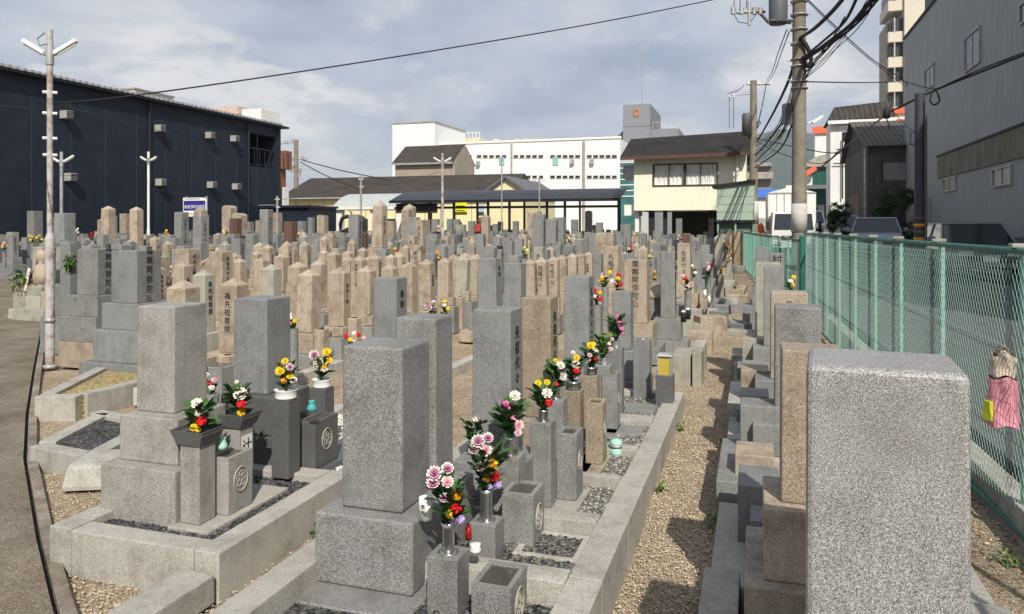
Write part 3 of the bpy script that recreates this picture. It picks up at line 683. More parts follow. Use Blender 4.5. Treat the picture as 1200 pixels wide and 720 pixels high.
for k,(ya,yb) in enumerate(((-12,2),(22,38.5),(51,68),(80,96.5),(109,126))):
    xa_,z1=PY(1040,ya,Yx+1); xb_,z0=PY(1060,yb,Yx+1)
    z1=PY(1050,(ya+yb)/2-16+ (yb-ya)/2+8,Yx+1)[1]; zc=PY(1050,yb,Yx+1)[1]; zc2=PY(1050,yb+12,Yx+1)[1]
    s_=MB().box(xa_-xm,-W-.01,.4,7,zc2,zc).build('balcony',crm,hr)
    MB().box(xa_-xm+.2,-W-.01,.9,7,zc,zc+1.7).build('balcony_glass',[plain('dark balcony',(.05,.055,.06),.3) if k==0 else KIDS['bg']],s_)
    KIDS['bg']=s_.children[0].data.materials[0]
    MB().box(xa_-xm+.6,xa_-xm+.75,.3,.39,zc,zc+1.7).build('mullion',M['galv'],s_)
MB().box(PY(1041,1,Yx)[0]-xm,-W-.02,1.5,7,0,PY(1050,26,Yx+1)[1]).build('recess',M['conc2'],hr)
xx,z=PY(1094,4,Yx); MB().box(xx-xm-.9,xx-xm+.9,-.05,0,z-.9,z+1.2).build('window',M['glass'],hr)
# apartments far up the road
Ya_=120; x0,z=PY(870,196,Ya_); x1,_=PY(906,200,Ya_)
e=empty('apartment_building',((x0+x1)/2,Ya_,0),'distant grey apartment building with open balcony floors under the mountain','building'); W=(x1-x0)/2
MB().box(-W,W*.86,0,12,0,z).build('wall',[plain('grey concrete wall',(.20,.19,.19),.8)],e)
for k in range(4): MB().box(-W,W,-1.2,0,z-1.9-k*2.9,z-.9-k*2.9).build('balcony',[M['conc2']],e)
b=MB().box(-W,W*.9,-1.1,12,z,z+.5); b.build('roof',M['conc2'],e)
e,wd,z=pblock('blue_roof_building','building','low white building with bright blue roof far up the road',886,912,232,90,8,whitew)
b=MB(); b.box(-wd/2-.3,wd/2+.3,-.4,8,z,z+1.0,0,.2,.6); b.build('roof',[plain('blue roof',(.03,.12,.42),.5)],e)
MB().box(-wd/2+.3,wd/2-.3,-.1,0,.5,2.6).build('shutter',M['galv'],e)

hv=bpy.data.materials.new('haze'); hv.use_nodes=True; t=hv.node_tree; t.nodes.remove(t.nodes['Principled BSDF'])
v=t.nodes.new('ShaderNodeVolumePrincipled'); v.inputs['Density'].default_value=.00014; v.inputs['Color'].default_value=(.78,.87,.97,1)
t.links.new(v.outputs[0],t.nodes['Material Output'].inputs['Volume'])
tag(MB().box(-2600,2700,-700,3600,-7,420).build('haze',hv),'thin pale daytime haze over the town and mountain',kind='stuff')
# ================================================================ GRAVES
random.seed(11)
PLACED=[]   # footprints (x,y,r)
def shaft_mesh(w,d,z0,z1,kind):
    b=MB()
    if kind=='o':
        ph=w*.36; a,c=w/2,d/2
        b.add([(-a,-c,z0),(a,-c,z0),(a,c,z0),(-a,c,z0),(-a*.97,-c*.97,z1-ph),(a*.97,-c*.97,z1-ph),(a*.97,c*.97,z1-ph),(-a*.97,c*.97,z1-ph),(0,0,z1)],
              [(0,3,2,1),(0,1,5,4),(1,2,6,5),(2,3,7,6),(3,0,4,7),(4,5,8),(5,6,8),(6,7,8),(7,4,8)])
    elif kind=='r':
        n=9; a,c=w/2,d/2; pr=[(-a,z0),(a,z0)]+[(a*math.cos(t),z1-w*.28+w*.28*math.sin(t)) for t in [math.pi*i/n for i in range(n+1)]]
        b.extrude(pr,'y',-c,c)
    else: b.box(-w/2,w/2,-d/2,d/2,z0,z1,0,.003,.003)
    return b
def grave(label,loc,w,zt,col,kind='f',d=None,plinths=(),pcols=None,txt=None,group=None,rz=0,bev=.008,name='gravestone',seg=2,tcol='ink'):
    d=d or w
    e=empty(name,(loc[0],loc[1],loc[2] if len(loc)>2 else 0),label,'gravestone',group,rz)
    z=0
    for i,(pw,pd,ph,ox,oy) in enumerate(plinths):
        m=M[(pcols or [col]*9)[i]]
        MB().box(-pw/2+ox,pw/2+ox,-pd/2+oy,pd/2+oy,z,z+ph).build('plinth',m,e,bevel=bev,seg=seg); z+=ph+.0015
    shaft_mesh(w,d,z,zt,kind).build('shaft',M[col],e,bevel=bev,seg=seg)
    if txt:
        for face,s,size,zc in txt:
            if face=='R': Mx=RIGHT(w/2+.001,0,zc)
            elif face=='F': Mx=FRONT(0,-d/2-.001,zc)
            elif face=='L': Mx=LEFT(-w/2-.001,0,zc)
            text(s,size,M[tcol],e,Mx)
    PLACED.append((loc[0],loc[1],max(w,.3)))
    return e
def at_px(px,y,zt,w,d=None):          # front-left-top corner seen at (px,y)
    D=FP*(CH-zt)/(y-HY); x,yy=at(px,D); return (x+w/2,yy+(d or w)/2)
def w_of(p0,p1,y,zt):
    D=FP*(CH-zt)/(y-HY); k=(p0-600)/FP
    return (p1-p0)/FP*D/(CA+k*SA)*1.0
NAMU='南無阿弥陀仏'
# ---- right row
rb=at(948,1.9)
grave('huge salt and pepper granite gravestone filling the lower right, nearest to the viewer',(rb[0]+.19,rb[1]+.17),.372,1.345,'salt',d=.33,plinths=[(.62,.6,.2,0,0),(.5,.48,.28,0,0)],rz=R(-4.5),bev=.024,seg=4)
grave('tan brown granite gravestone directly left of the huge salt and pepper one',(.098+.115,3.08+.115),.23,1.22,'brown',plinths=[(.62,.6,.36,.06,.03),(.40,.40,.27,.02,0)],pcols=['tan','tan'],bev=.007)
def rrow(p0,p1,y,zt,col,label,pl,txt=None,pc=None,kind='f'):
    w=w_of(p0,p1,y,zt); x,yy=at_px(p0,y,zt,w)
    return grave(label,(x,yy),w,zt,col,kind,plinths=pl,pcols=pc,txt=txt)
rrow(908,962,360,1.17,'light','light speckled granite gravestone with rough top edge, beside the green fence',[(.7,.62,.22,.0,0),(.5,.5,.2,-.03,0)],pc=['kerb','grey'])
rrow(903,947,343,1.17,'tan','wide tan flat topped gravestone behind the light speckled one by the green fence',[(.72,.6,.26,-.04,0),(.46,.46,.22,-.03,0)],pc=['grey','blue'],txt=[('F','三',.05,1.08)])
rrow(895,919,312,1.3,'grey','slim grey gravestone standing before a taller tan slab along the green fence',[(.6,.55,.3,-.05,0),(.4,.4,.2,0,0)])
rrow(885,915,308,1.3,'pale','taller tan slab gravestone directly behind a slim grey one near the green fence',[(.6,.55,.3,-.08,0),(.44,.44,.2,0,0)])
rrow(902,919,297,1.3,'blue','small grey gravestone with black painted character 村 near the green fence',[(.5,.5,.3,-.06,0),(.38,.38,.25,0,0)],txt=[('F','村',.15,1.2)])
rrow(885,902,290,1.35,'blue','grey stepped gravestone farthest along the row beside the green fence',[(.5,.5,.4,-.06,0),(.32,.32,.3,0,0)])
# kerbs and low blocks of the right row
def kerb(label,x0,x1,y0,y1,h,t=.12,mat='kerb',group=None,z0=0,sides='LRFB',bev=.006,joint=.9,tc=None):
    e=empty('grave_kerb',((x0+x1)/2,(y0+y1)/2,z0),label,'stone kerb',group)
    a,c=(x1-x0)/2,(y1-y0)/2
    def run(ax,u0,u1,v0,v1):
        n=max(1,round((u1-u0)/joint)); s=(u1-u0)/n
        for i in range(n):
            p,q_=u0+i*s+.0015,u0+(i+1)*s-.0015
            dz=random.uniform(-.004,.004)
            (MB().box(p,q_,v0,v1,-.03,h+dz) if ax=='x' else MB().box(v0,v1,p,q_,-.03,h+dz)).build('kerb_stone',M[mat],e,bevel=bev)
    tc=tc or t
    if 'F' in sides: run('x',-a+t+.002,a-t-.002,-c,-c+tc)
    if 'B' in sides: run('x',-a+t+.002,a-t-.002,c-tc,c)
    if 'L' in sides: run('y',-c,c,-a,-a+t)
    if 'R' in sides: run('y',-c,c,a-t,a)
    return e
ys_=[1.25,2.45,3.45,4.45,5.4,6.35,7.3,8.3,9.4]
hs=[.12,.20,.14,.24,.16,.26,.2,.24]
desc=['nearest the viewer below the huge speckled stone','beside the tan brown stone','just past the tan brown stone','before the light speckled stone','before the wide tan stone','before the slim grey stone','before the taller tan slab','at the far end of the fence row']
for i in range(8):
    kerb('low grey kerb of the fence row, '+desc[i],-.19-.02*(i%2),.95,ys_[i],ys_[i+1]-.03,hs[i],.15,'kerb' if i%3 else 'grey')
blk_n=0
def block(label,x,y,w,d,h,mat,rz=0,z=0,bev=.008,name='stone_block',group=None):
    o=MB().box(-w/2,w/2,-d/2,d/2,0,h).build(name,M[mat],bevel=bev,loc=(x,y,z),rz=rz); PLACED.append((x,y,max(w,d)/2)); return tag(o,label,'stone block',group)
for i,(x,y,w,d,h,m_) in enumerate([(.02,4.05,.2,.34,.42,'blue'),(.0,4.75,.22,.3,.36,'tan'),(.03,5.3,.24,.26,.52,'grey'),(.0,5.95,.2,.3,.45,'blue'),(.0,6.7,.22,.3,.50,'tan'),(-.02,7.5,.2,.3,.4,'grey'),(.0,8.15,.24,.2,.55,'pale'),(.02,8.9,.2,.3,.45,'grey'),(.1,3.75,.24,.22,.34,'grey')]):
    block(['blue grey','tan','grey','dark grey','brown tan','mid grey','pale','plain grey','squat grey'][i]+' offering block on the path side of the fence row, '+['number one','second','third','fourth','fifth','sixth','seventh','eighth','nearest'][i].replace('number one','second nearest')+' along the kerb' if False else ['blue grey','tan','grey','dark blue grey','brown tan','mid grey','pale','far grey','squat grey'][i]+' offering block standing on the path side of the fence row',x,y,w,d,h,m_,name='offering_block')
block('dark stone slab on the leaf litter right of the huge speckled gravestone',.82,2.75,.42,.3,.2,'grey')
# ---- row A : left of the gravel path
XA=-.60
bounds=[2.2,3.08,3.74,4.44,5.2,6.0,7.1]
for i in range(6):
    h=.225 if i<3 else .165
    kerb(['nearest plot, beside the closest bouquet','plot with sunken basin, second along the gravel path','plot of the grey granite flower posts','plot with the pale green lantern jar','plot with flat paving slabs','last low plot before the stacked blocks'][i].join(['granite kerb round the ','']),-1.98,XA-(0 if i<3 else .02),bounds[i],bounds[i+1]-.004,h,.145,'kerb',joint=.75,tc=.06 if i<5 else .12)
rowA=[(400,470,405,1.165,'light',3.2,'large light granite gravestone in the foreground, nearest left of the gravel path',.46,.31,.13),
      (462,510,372,1.26,'light',3.7,'light speckled granite gravestone second along the path row, right behind the foreground one',.40,.26,.2),
      (553,598,363,1.25,'blue',4.3,'blue grey gravestone with lettered right side between the speckled and brown ones',.36,.24,.2),
      (610,645,349,1.23,'brown',4.95,'coarse brown granite gravestone with lettered right side in the path row',.32,.22,.16),
      (661,690,324,1.30,'blue',5.9,'tall blue grey gravestone just right of the coarse brown one',.32,.22,.16),
      (717,739,342,1.05,'blue',7.5,'short grey gravestone behind the flower row near the lantern roof',.3,.2,.15),
      (731,758,305,1.27,'tan',9.6,'tan gravestone with engraved front standing on a tan block near the yellow flowers',.42,.3,.15),
      (774,791,295,1.36,'grey',11.5,'pale grey gravestone with tall lettered side beside the red flowers',.5,.35,.2)]
for i,(p0,p1,y,zt,col,_,lab,p1h,p1w,bh) in enumerate(rowA):
    w=w_of(p0,p1,y,zt); w=max(.18,min(w,.3)); x,yy=at_px(p0,y,zt,w)
    tx=None
    if i in(2,3,4,7): tx=[('R','先祖代々之墓' if i!=7 else NAMU,.075 if i!=7 else .12,zt-.34 if i!=7 else zt-.4)]
    if i==6: tx=[('F',NAMU,.09,zt-.3)]
    if i==0: pl=[(.66,.80,.13,-.04,.0),(.475,.46,.31,.0,.0)]
    elif i<5: pl=[(.62,.58,.14,.04,0),(w+.16,w+.16,.31,0,0)]
    else: pl=[(w+.35,w+.35,.2,0,0),(w+.16,w+.16,.28,0,0)]
    pc={0:['light','light'],1:['grey','light'],3:['kerb','brown'],6:['grey','tan']}.get(i,[col,col])
    grave(lab,(x,yy),w,zt,col,plinths=pl,pcols=pc,txt=tx,bev=.016 if i<2 else .008,seg=3)
# posts and offering blocks (stone flower posts)
CREST={}
def crest(parent,Mx,r,mat):
    b=MB(); pts=[(r*math.cos(a),r*1.15*math.sin(a),0) for a in [2*math.pi*i/28 for i in range(29)]]
    b.tube(pts,r*.09,5)
    for k in range(5):
        a=math.pi/2+k*2*math.pi/5; c=(r*.45*math.cos(a),r*.5*math.sin(a),0)
        b.tube([(c[0]+r*.24*math.cos(t),c[1]+r*.27*math.sin(t),0) for t in [2*math.pi*i/10 for i in range(11)]],r*.06,4)
    b.v=[tuple(Mx@Vector(v)) for v in b.v]
    b.build('crest',mat,parent)
pl_i=0
def post(label,x,y,z0,w,zt,mat,name='flower_post',hole=True):
    b=MB(); b.box(-w/2,w/2,-w/2,w/2,0,zt-z0)
    o=b.build(name,M[mat],bevel=.005,loc=(x,y,z0)); tag(o,label,'flower post'); PLACED.append((x,y,w/2))
    if hole:
        n=MB(); n.lathe([(w*.30,0),(w*.34,.003),(w*.30,.006),(w*.26,.003)],(0,0,zt-z0-.002),14); n.build('socket_rim',M['steel'],o)
    return o
def oblock(label,x,y,z0,w,d,zt,mat,crestmat='pale'):
    o=tag(MB().box(-w/2,w/2,-d/2,d/2,0,zt-z0-.02).build('offering_block',M[mat],bevel=.005,loc=(x,y,z0)),label,'offering block')
    t=.022; h=zt-z0; b=MB(); b.box(-w/2,w/2,-d/2,-d/2+t,h-.02,h); b.box(-w/2,w/2,d/2-t,d/2,h-.02,h); b.box(-w/2,-w/2+t,-d/2+t,d/2-t,h-.02,h); b.box(w/2-t,w/2,-d/2+t,d/2-t,h-.02,h)
    b.build('basin_rim',M[mat],o)
    MB().box(-w/2+t,w/2-t,-d/2+t,d/2-t,h-.0195,h-.010).build('basin_water',plainw,o)
    crest(o,RIGHT(w/2+.001,0,h*.55),min(d,.2)*.28,M[crestmat]); PLACED.append((x,y,w/2)); return o
plainw=plain('dirty basin water',(.07,.065,.05),.15)
def slab(label,x0,x1,y0,y1,z0,z1,mat='kerb'):
    return tag(MB().box(x0,x1,y0,y1,z0,z1).build('stone_slab',M[mat],bevel=.005),label,'stone slab')
def px_at(px,D): return at(px,D)
slab('granite base slab under the nearest flower posts',-1.30,-.86,2.62,3.04,0,.05,'light')
slab('granite base slab under the second offering block by the path',-1.30,-1.0,3.40,3.67,0,.09,'kerb')
slab('L shaped base slab of the grey granite flower posts',-1.30,-.91,3.93,4.30,0,.17,'kerb')
slab('tan base slab of the tan granite offering block',-1.30,-.93,4.56,5.05,0,.14,'tan')
def P(px,D): return at(px,D)
def fp(label,p0,y,zt,z0,w,mat):
    x,yy=at_px(p0,y,zt,w); return post(label,x,yy,z0,w,zt,mat),x,yy
POSTS={}
for key,lab,p0,y,zt,z0,w,mat in [
 ('p0','nearest square granite flower post carrying a steel vase and bouquet',500,652,.345,.052,.135,'light'),
 ('p1','granite flower post with steel vase just behind the nearest offering block',549,613,.33,.0,.13,'light'),
 ('p2','slim grey granite flower post with small knot hole beside a crested block',621,495,.63,.172,.118,'grey'),
 ('p2b','square grey flower post carrying the wide steel bowl vase',578,535,.52,.1,.135,'grey'),
 ('p3','grey flower post carrying red and white flowers in a steel cup',636,468,.62,.15,.13,'grey'),
 ('p3b','brown granite flower post with broad steel vase cup',659,458,.62,.142,.118,'brown'),
 ('p4','tan flower post carrying yellow and red flowers in a broad cup',681,440,.63,.14,.115,'brown'),
 ('p5','grey flower post holding a green and pale pink spray',697,428,.62,.12,.12,'grey'),
 ('p6','grey flower post holding magenta orchids',712,408,.68,.12,.12,'blue'),
 ('p7','dark flower post right of the magenta orchids',742,398,.66,.1,.15,'blue'),
 ('p8','short dark grey post beside the paving slabs',768,440,.40,.1,.15,'dark')]:
    o,x,yy=fp(lab,p0,y,zt,z0,w,mat); POSTS[key]=(x,yy,zt,o)
for lab,p0,y,zt,z0,w,d,mat in [
 ('nearest granite offering block with carved crest and square basin',552,684,.29,.052,.165,.22,'light'),
 ('dark grey offering block with crest behind the second bouquet',588,577,.40,.092,.16,.2,'grey'),
 ('grey granite offering block with oval crest beside the slim flower post',652,508,.54,.172,.115,.17,'light'),
 ('tan granite offering block with crest beyond the grey one',686,472,.54,.142,.115,.15,'brown'),
 ('grey offering block with small dark basin in the flower row',705,438,.56,.12,.12,.15,'grey')]:
    x,yy=at_px(p0,y,zt,w,d); oblock(lab,x,yy,z0,w,d,zt,mat)
# sunken basin in the second plot
e=empty('stone_basin',(-.93,3.52,.10),'sunken rectangular stone basin with dark bottom in dark gravel','stone basin')
b=MB(); w_,d_=.16,.15
for a in((-w_,w_,-d_,-d_+.035),(-w_,w_,d_-.035,d_),(-w_,-w_+.035,-d_+.035,d_-.035),(w_-.035,w_,-d_+.035,d_-.035)): b.box(*a,0,.06)
b.build('frame',M['kerb'],e,bevel=.006); MB().box(-w_+.036,w_-.036,-d_+.036,d_-.036,0,.02).build('bottom',plain('dark basin bottom',(.09,.075,.065),.5),e)  # basin bottom coloured much darker than its frame
# paving slabs in the slab plot
for i,(x,y,w,d) in enumerate([(-1.15,5.55,.3,.3),(-.95,5.75,.28,.26),(-1.0,5.35,.26,.2),(-1.2,6.3,.3,.3),(-.95,6.5,.3,.3)]):
    slab(['square grey paving slab beside the paving gravel','wide flat paving slab nearest the kerb','small paving slab nearest the green jar','far left paving slab before the dark posts','far right paving slab before the dark posts'][i],x-w/2,x+w/2,y-d/2,y+d/2,0,.14,'grey')
# ---- row B : stone 1 and 2
kerb('large granite kerb round the lower left plot with black gravel',-3.33,-2.32,2.84,4.02,.21,.135,'kerb',joint=1.2,tc=.125)
kerb('long granite kerb round the white gravel plot behind the black gravel one',-3.38,-2.32,4.03,5.6,.19,.135,'kerb',joint=.8,tc=.06)
e=grave('pale speckled granite gravestone on two broad plinths at lower left',(-3.085,3.40,.12),.255,1.145,'lightb',plinths=[(.48,.54,.33,.045,-.03),(.38,.38,.24,.04,-.03)],bev=.007)
e=grave('blue grey gravestone on a dark plinth behind the flower cups at left',(-3.09,4.21,.12),.26,1.11,'blue',plinths=[(.50,.46,.26,.04,0),(.40,.40,.24,.03,0)],pcols=['dark','dark'])
slab('granite base slab below the lower left offering block',-2.82,-2.57,3.07,3.74,.0,.185,'kerb')
slab('dark base slab below the dark crested offering block',-2.80,-2.54,3.98,4.75,.0,.19,'dark')
def fpw(key,label,px,D,z0,w,zt,mat):
    x,y=at(px,D); x+=w/2; y+=w/2; o=post(label,x,y,z0,w,zt,mat); POSTS[key]=(x,y,zt,o); return o
fpw('b0','granite post left of the crested block, carrying a dark trough of flowers',211,3.83,.187,.12,.585,'lightb')
o=fpw('b1','granite post with white plate reading 辻, carrying a dark flower trough',260,4.22,.187,.12,.57,'lightb')
text('辻',.085,M['ink'],o,RIGHT(.0635,0,.27),ext=.001)
MB().box(.0602,.0625,-.045,.045,.20,.335).build('name_plate',M['white'],o)
fpw('b2','polished dark grey flower post with white bowl of yellow flowers',318,4.5,.192,.12,.66,'dark')
fpw('b3','dark grey flower post carrying purple and yellow chrysanthemums',362,5.0,.192,.12,.62,'dark')
oblock('granite offering block with round crest on the black gravel plot',-2.675,3.37,.187,.13,.2,.485,'lightb')
oblock('polished dark offering block with round crest on the white gravel plot',-2.645,4.17,.192,.13,.27,.485,'dark')
# ---- left plots
def pxkerb(label,pts,h,t,mat='kerb',fill=None):
    """closed kerb from ground pixels, in order"""
    W=[Vector((*ground(px,y),0)) for px,y in pts]; c=sum(W,Vector())/len(W)
    e=empty('grave_kerb',c,label,'stone kerb')
    n=len(W)
    for i in range(n):
        a,b_=W[i]-c,W[(i+1)%n]-c; d=(b_-a).normalized(); nn=Vector((-d.y,d.x,0)); 
        if nn.dot(-a)<0: nn=-nn
        mb=MB(); a2=a+d*(t if i%2 else .0); b2=b_-d*(t if i%2 else .0)
        q_=[a2,b2,b2+nn*t,a2+nn*t]
        mb.prism([(v.x,v.y) for v in q_],-.03,h); mb.build('kerb_stone',M[mat],e,bevel=.007)
    if fill:
        MB().prism([(v.x-c.x,v.y-c.y) for v in [W[i]*.93+c*.07 for i in range(n)]],-.02,h-.035).build('gravel_bed',fill,e)
    return e,c,W
blackg=pebbly('black gravel',[(.02,.02,.022),(.05,.05,.052),(.09,.09,.09),(.16,.16,.16)],60,1)
straw=pebbly('dry straw bed',[(.2,.15,.07),(.38,.3,.15),(.5,.41,.22),(.28,.25,.1)],45,1)
pxkerb('grey kerb plot with a straw covered bed at the far left',[(40,492),(88,492),(225,455),(150,432)][:4],.20,.12,'kerb',straw)
pxkerb('grey kerb plot holding dark gravel, left of the pale speckled gravestone',[(34,545),(108,560),(190,512),(120,498)],.13,.12,'kerb',blackg)
b=MB(); b.box(-.16,.16,-.22,.22,0,.16,0,.03,.04); tag(b.build('rough_stone',M['kerb'],bevel=.03,loc=(*ground(117,563),0),rz=R(25)),'rough weathered stone leaning at the corner left of the pale plinth','stone block')
block('long low granite kerb block running from the lower left plot corner to the bottom edge',-2.41,2.21,.19,1.2,.13,'kerb')
# ---- left group of named graves
def G(label,p0,p1,y,zt,col,pl,pc,txt=None,kind='f',z=0):
    w=w_of(p0,p1,y,zt); x,yy=at_px(p0,y,zt,w)
    return grave(label,(x,yy),w,zt,col,kind,plinths=pl,pcols=pc,txt=txt)
G('tall blue grey gravestone with 南無阿弥陀仏 down its right side, on three plinths',130,160,294,1.43,'blue',[(.80,.78,.24,0,0),(.60,.60,.34,0,0),(.48,.48,.28,0,0)],['blue','blue','blue'],[('R',NAMU,.095,1.16)])
G('pale green grey gravestone with lettered right side beside the tall lamp post',90,114,292,1.42,'grey',[(.58,.56,.31,-.03,0),(.56,.54,.30,-.03,0),(.44,.44,.25,0,0)],['tan','grey','grey'],[('R',NAMU,.095,1.16)])
G('grey gravestone behind the lamp post with a leafy vase at its side',70,82,285,1.47,'blue',[(.5,.5,.5,0,0),(.38,.38,.4,0,0)],['blue','blue'])
# tan pillars of the middle rows, measured one by one
obs=[(171,184,316,'o','tan'),(195,217,338,'o','tan'),(226,240,323,'o','pale'),(255,275,334,'o','tan'),(200,213,312,'o','tan'),(235,246,307,'o','tan'),(174,186,301,'f','tan'),(270,281,307,'o','tan'),(245,255,295,'f','tan'),
(296,306,306,'o','tan'),(305,320,316,'o','pale'),(320,331,302,'o','tan'),(336,351,313,'o','tan'),(346,364,323,'o','tan'),(364,376,310,'o','tan'),(382,395,299,'o','tan'),(384,401,320,'o','tan'),(400,409,297,'o','tan'),(411,424,305,'o','tan'),(416,432,318,'o','tan'),(432,442,303,'o','tan'),(450,460,302,'o','tan'),(447,459,315,'o','tan'),(469,484,313,'o','tan'),(491,505,309,'o','tan'),(512,525,307,'o','tan'),(531,544,305,'o','pale'),(546,558,303,'o','tan'),(614,624,309,'o','tan'),(626,640,307,'o','tan'),(641,651,305,'o','tan'),(652,662,303,'o','tan'),(664,672,301,'o','tan'),(674,682,300,'o','tan'),(684,691,299,'o','tan'),
(205,221,292,'f','tan'),(437,464,326,'f','blue'),(560,582,303,'f','blue'),(590,610,309,'f','blue')]
HAND=[]
for i,(p0,p1,y,k,c) in enumerate(obs):
    zt=1.10 if k=='o' else 1.22
    if y<300 and k=='f': zt=1.35
    w=min(max(w_of(p0,p1,y,zt),.19),.24) if k=='o' else min(max(w_of(p0,p1,y,zt),.22),.36)
    x,yy=at_px(p0,y,zt,w)
    tx=None; top=zt+(w*.36 if k=='o' else 0)
    if i in(2,3): tx=[('R' if i==2 else 'F','為先祖菩提',.075,zt-.28)]
    if i in(29,30): tx=[('F','先祖代々',.085,zt-.25)]
    if i==35: tx=[('R','代々之墓',.075,zt-.25)]
    if i in(36,37): tx=[('R','ンカイ' if False else '奉納',.08,zt-.2)]
    if tx is None and c=='tan' and i%2==0: tx=[('F' if i%4 else 'R',['南無阿弥陀仏','先祖代々','為菩提','倶会一処','先祖代々之墓'][(i//2)%5],.06 if w<.23 else .075,zt-.27)]
    pls=[(w+.42,w+.40,.17,0,0),(w+.20,w+.20,.24,0,0)]
    g_=grave('x',(x,yy),w,top,c,k,plinths=pls,pcols=[random.choice(['kerb','grey','tan']),c],txt=tx,bev=.006,seg=1)
    g_.rotation_euler=(random.gauss(0,.012),random.gauss(0,.012),random.gauss(0,.03)); HAND.append((g_,k,c))
# ---- the crowded rest: prototypes copied into their rows
HID=[]
def proto(kind,col,w,zt,pl,pc):
    e=empty('gravestone',(0,0,0),'x','gravestone'); z=0
    for i,(pw,ph) in enumerate(pl): MB().cbox(0,0,z,pw,pw,ph).build('plinth',M[pc[i]],e,bevel=.008,seg=1); z+=ph+.001
    shaft_mesh(w,w,z,zt,kind).build('shaft',M[col],e,bevel=.008,seg=1)
    n_=len(protos)
    if n_ in(0,1,3,4,5): text(['先祖代々之墓','南無阿弥陀仏','','先祖代々','為菩提','俱会一処'][n_].replace('俱','倶'),[.075,.08,0,.10,.085,.09][n_],M['ink'],e,FRONT(0,-w/2-.001,zt-.36) if n_ in(3,5) else RIGHT(w/2+.001,0,zt-.38))
    return (e,kind,col,w,zt)
protos=[]
for kind,col in (('f','grey'),('f','blue'),('f','blue'),('f','tan'),('o','tan'),('f','pale'),('f','dark'),('r','grey'),('f','rust'),('o','pale')):
    protos.append(proto(kind,col,.27,1.4,[(.80,.22),(.58,.24),(.42,.22)],[random.choice(['grey','kerb','blue']),col,col]))
WT=[5,5,4,5,4,3,1,1.2,.5,1.2]
GUTP=[(x,y) for x,y in poly]
def inpoly(x,y,P_):
    c=False
    for i in range(len(P_)):
        (xa,ya),(xb,yb)=P_[i],P_[i-1]
        if (ya>y)!=(yb>y) and x<(xb-xa)*(y-ya)/(yb-ya)+xa: c=not c
    return c
cands=[]
X_=-1.0; col_i=0
while X_>-27.3:
    Y_=4.6+random.random()
    while Y_<52:
        x=X_+random.gauss(0,.08); y=Y_+random.gauss(0,.06)
        Y_+=random.uniform(.52,.78) if y<26 else random.uniform(.65,1.0)
        px,_,D=proj(x,y)
        if px<-15 or px>886: continue
        if inpoly(x,y,GUTP): continue
        dmin=14.2 if px>165 else (9.2 if px<60 else 8.6)
        if px>690: dmin=12.5 if px<800 else 13.5
        if D<dmin: continue
        if y>36 and px<470 and px>290: 
            if y>37: continue
        if y>37 and px>735: continue
        if y>41 and px<500: continue
        if x<-27.0: continue
        if any((x-a)**2+(y-b_)**2<(.30+c*.4)**2 for a,b_,c in PLACED): continue
        # gaps: aisles
        if random.random()<.07: continue
        if px>800 and x>-1.0: continue
        cands.append((D,x,y,px))
    X_-=1.15 if X_>-14 else 1.3
cands.sort()
NIND=300-len(HAND)-22
print('field stones',len(cands),'individual',NIND)
FIELD=[]
stuff=MB(); smats=[M['grey'],M['blue'],M['tan'],M['pale'],M['dark']]
for i,(D,x,y,px) in enumerate(cands):
    random.seed(1000+i)
    pi=random.choices(range(len(protos)),WT)[0]
    # clusters of tan pillars in the middle
    if 180<px<560 and D<19 and random.random()<.5: pi=4
    if D>15 and pi in(3,8) and random.random()<.45: pi=random.choice([0,1,2])
    e0,kind,col,w0,zt0=protos[pi]
    zt=random.uniform(1.0,1.4)
    if D>17: zt=random.uniform(1.25,1.75)
    if D>17: zt=random.uniform(1.1,1.5)
    tall=random.random()<(.06 if D>17 else 0)
    if tall: zt=random.uniform(1.9,2.4) if px<480 else random.uniform(1.7,2.1)
    if px>700 and D<20: zt=min(zt,1.4)
    sw=random.uniform(.68,.95)*(1.1 if D>22 else 1)*(1.25 if tall else 1)
    if kind=='o': sw*=.92
    if tall and col in('rust','dark'): zt=1.5; sw=.9; tall=False
    if i<NIND:
        o=dup(e0,(x,y,0),random.gauss(0,.05),(sw,sw,zt/zt0)); o.rotation_euler=(random.gauss(0,.014),random.gauss(0,.014),o.rotation_euler.z)
        FIELD.append((o,kind,col,px,D,tall,zt))
    else:
        mi={'grey':0,'blue':1,'tan':2,'pale':3,'dark':4,'rust':2}[col]; w=w0*sw
        z=0
        for pw,ph in((.8*sw,.2),(.5*sw,.3)): stuff.cbox(x,y,z,pw,pw,ph*zt/1.4,mi); z+=ph*zt/1.4
        if kind=='o':
            a=w/2; stuff.cbox(x,y,z,w,w,zt-.08-z,mi); stuff.add([(x-a,y-a,zt-.08),(x+a,y-a,zt-.08),(x+a,y+a,zt-.08),(x-a,y+a,zt-.08),(x,y,zt+.02)],[(0,1,4),(1,2,4),(2,3,4),(3,0,4)],mi)
        else: stuff.cbox(x,y,z,w,w,zt-z,mi)
if stuff.v: tag(stuff.build('distant_gravestones',smats),'hundreds of small distant gravestones packed in the farthest rows before the buildings','gravestones',kind='stuff')
for p_ in protos:
    for ch in list(p_[0].children): bpy.data.objects.remove(ch)
    bpy.data.objects.remove(p_[0])
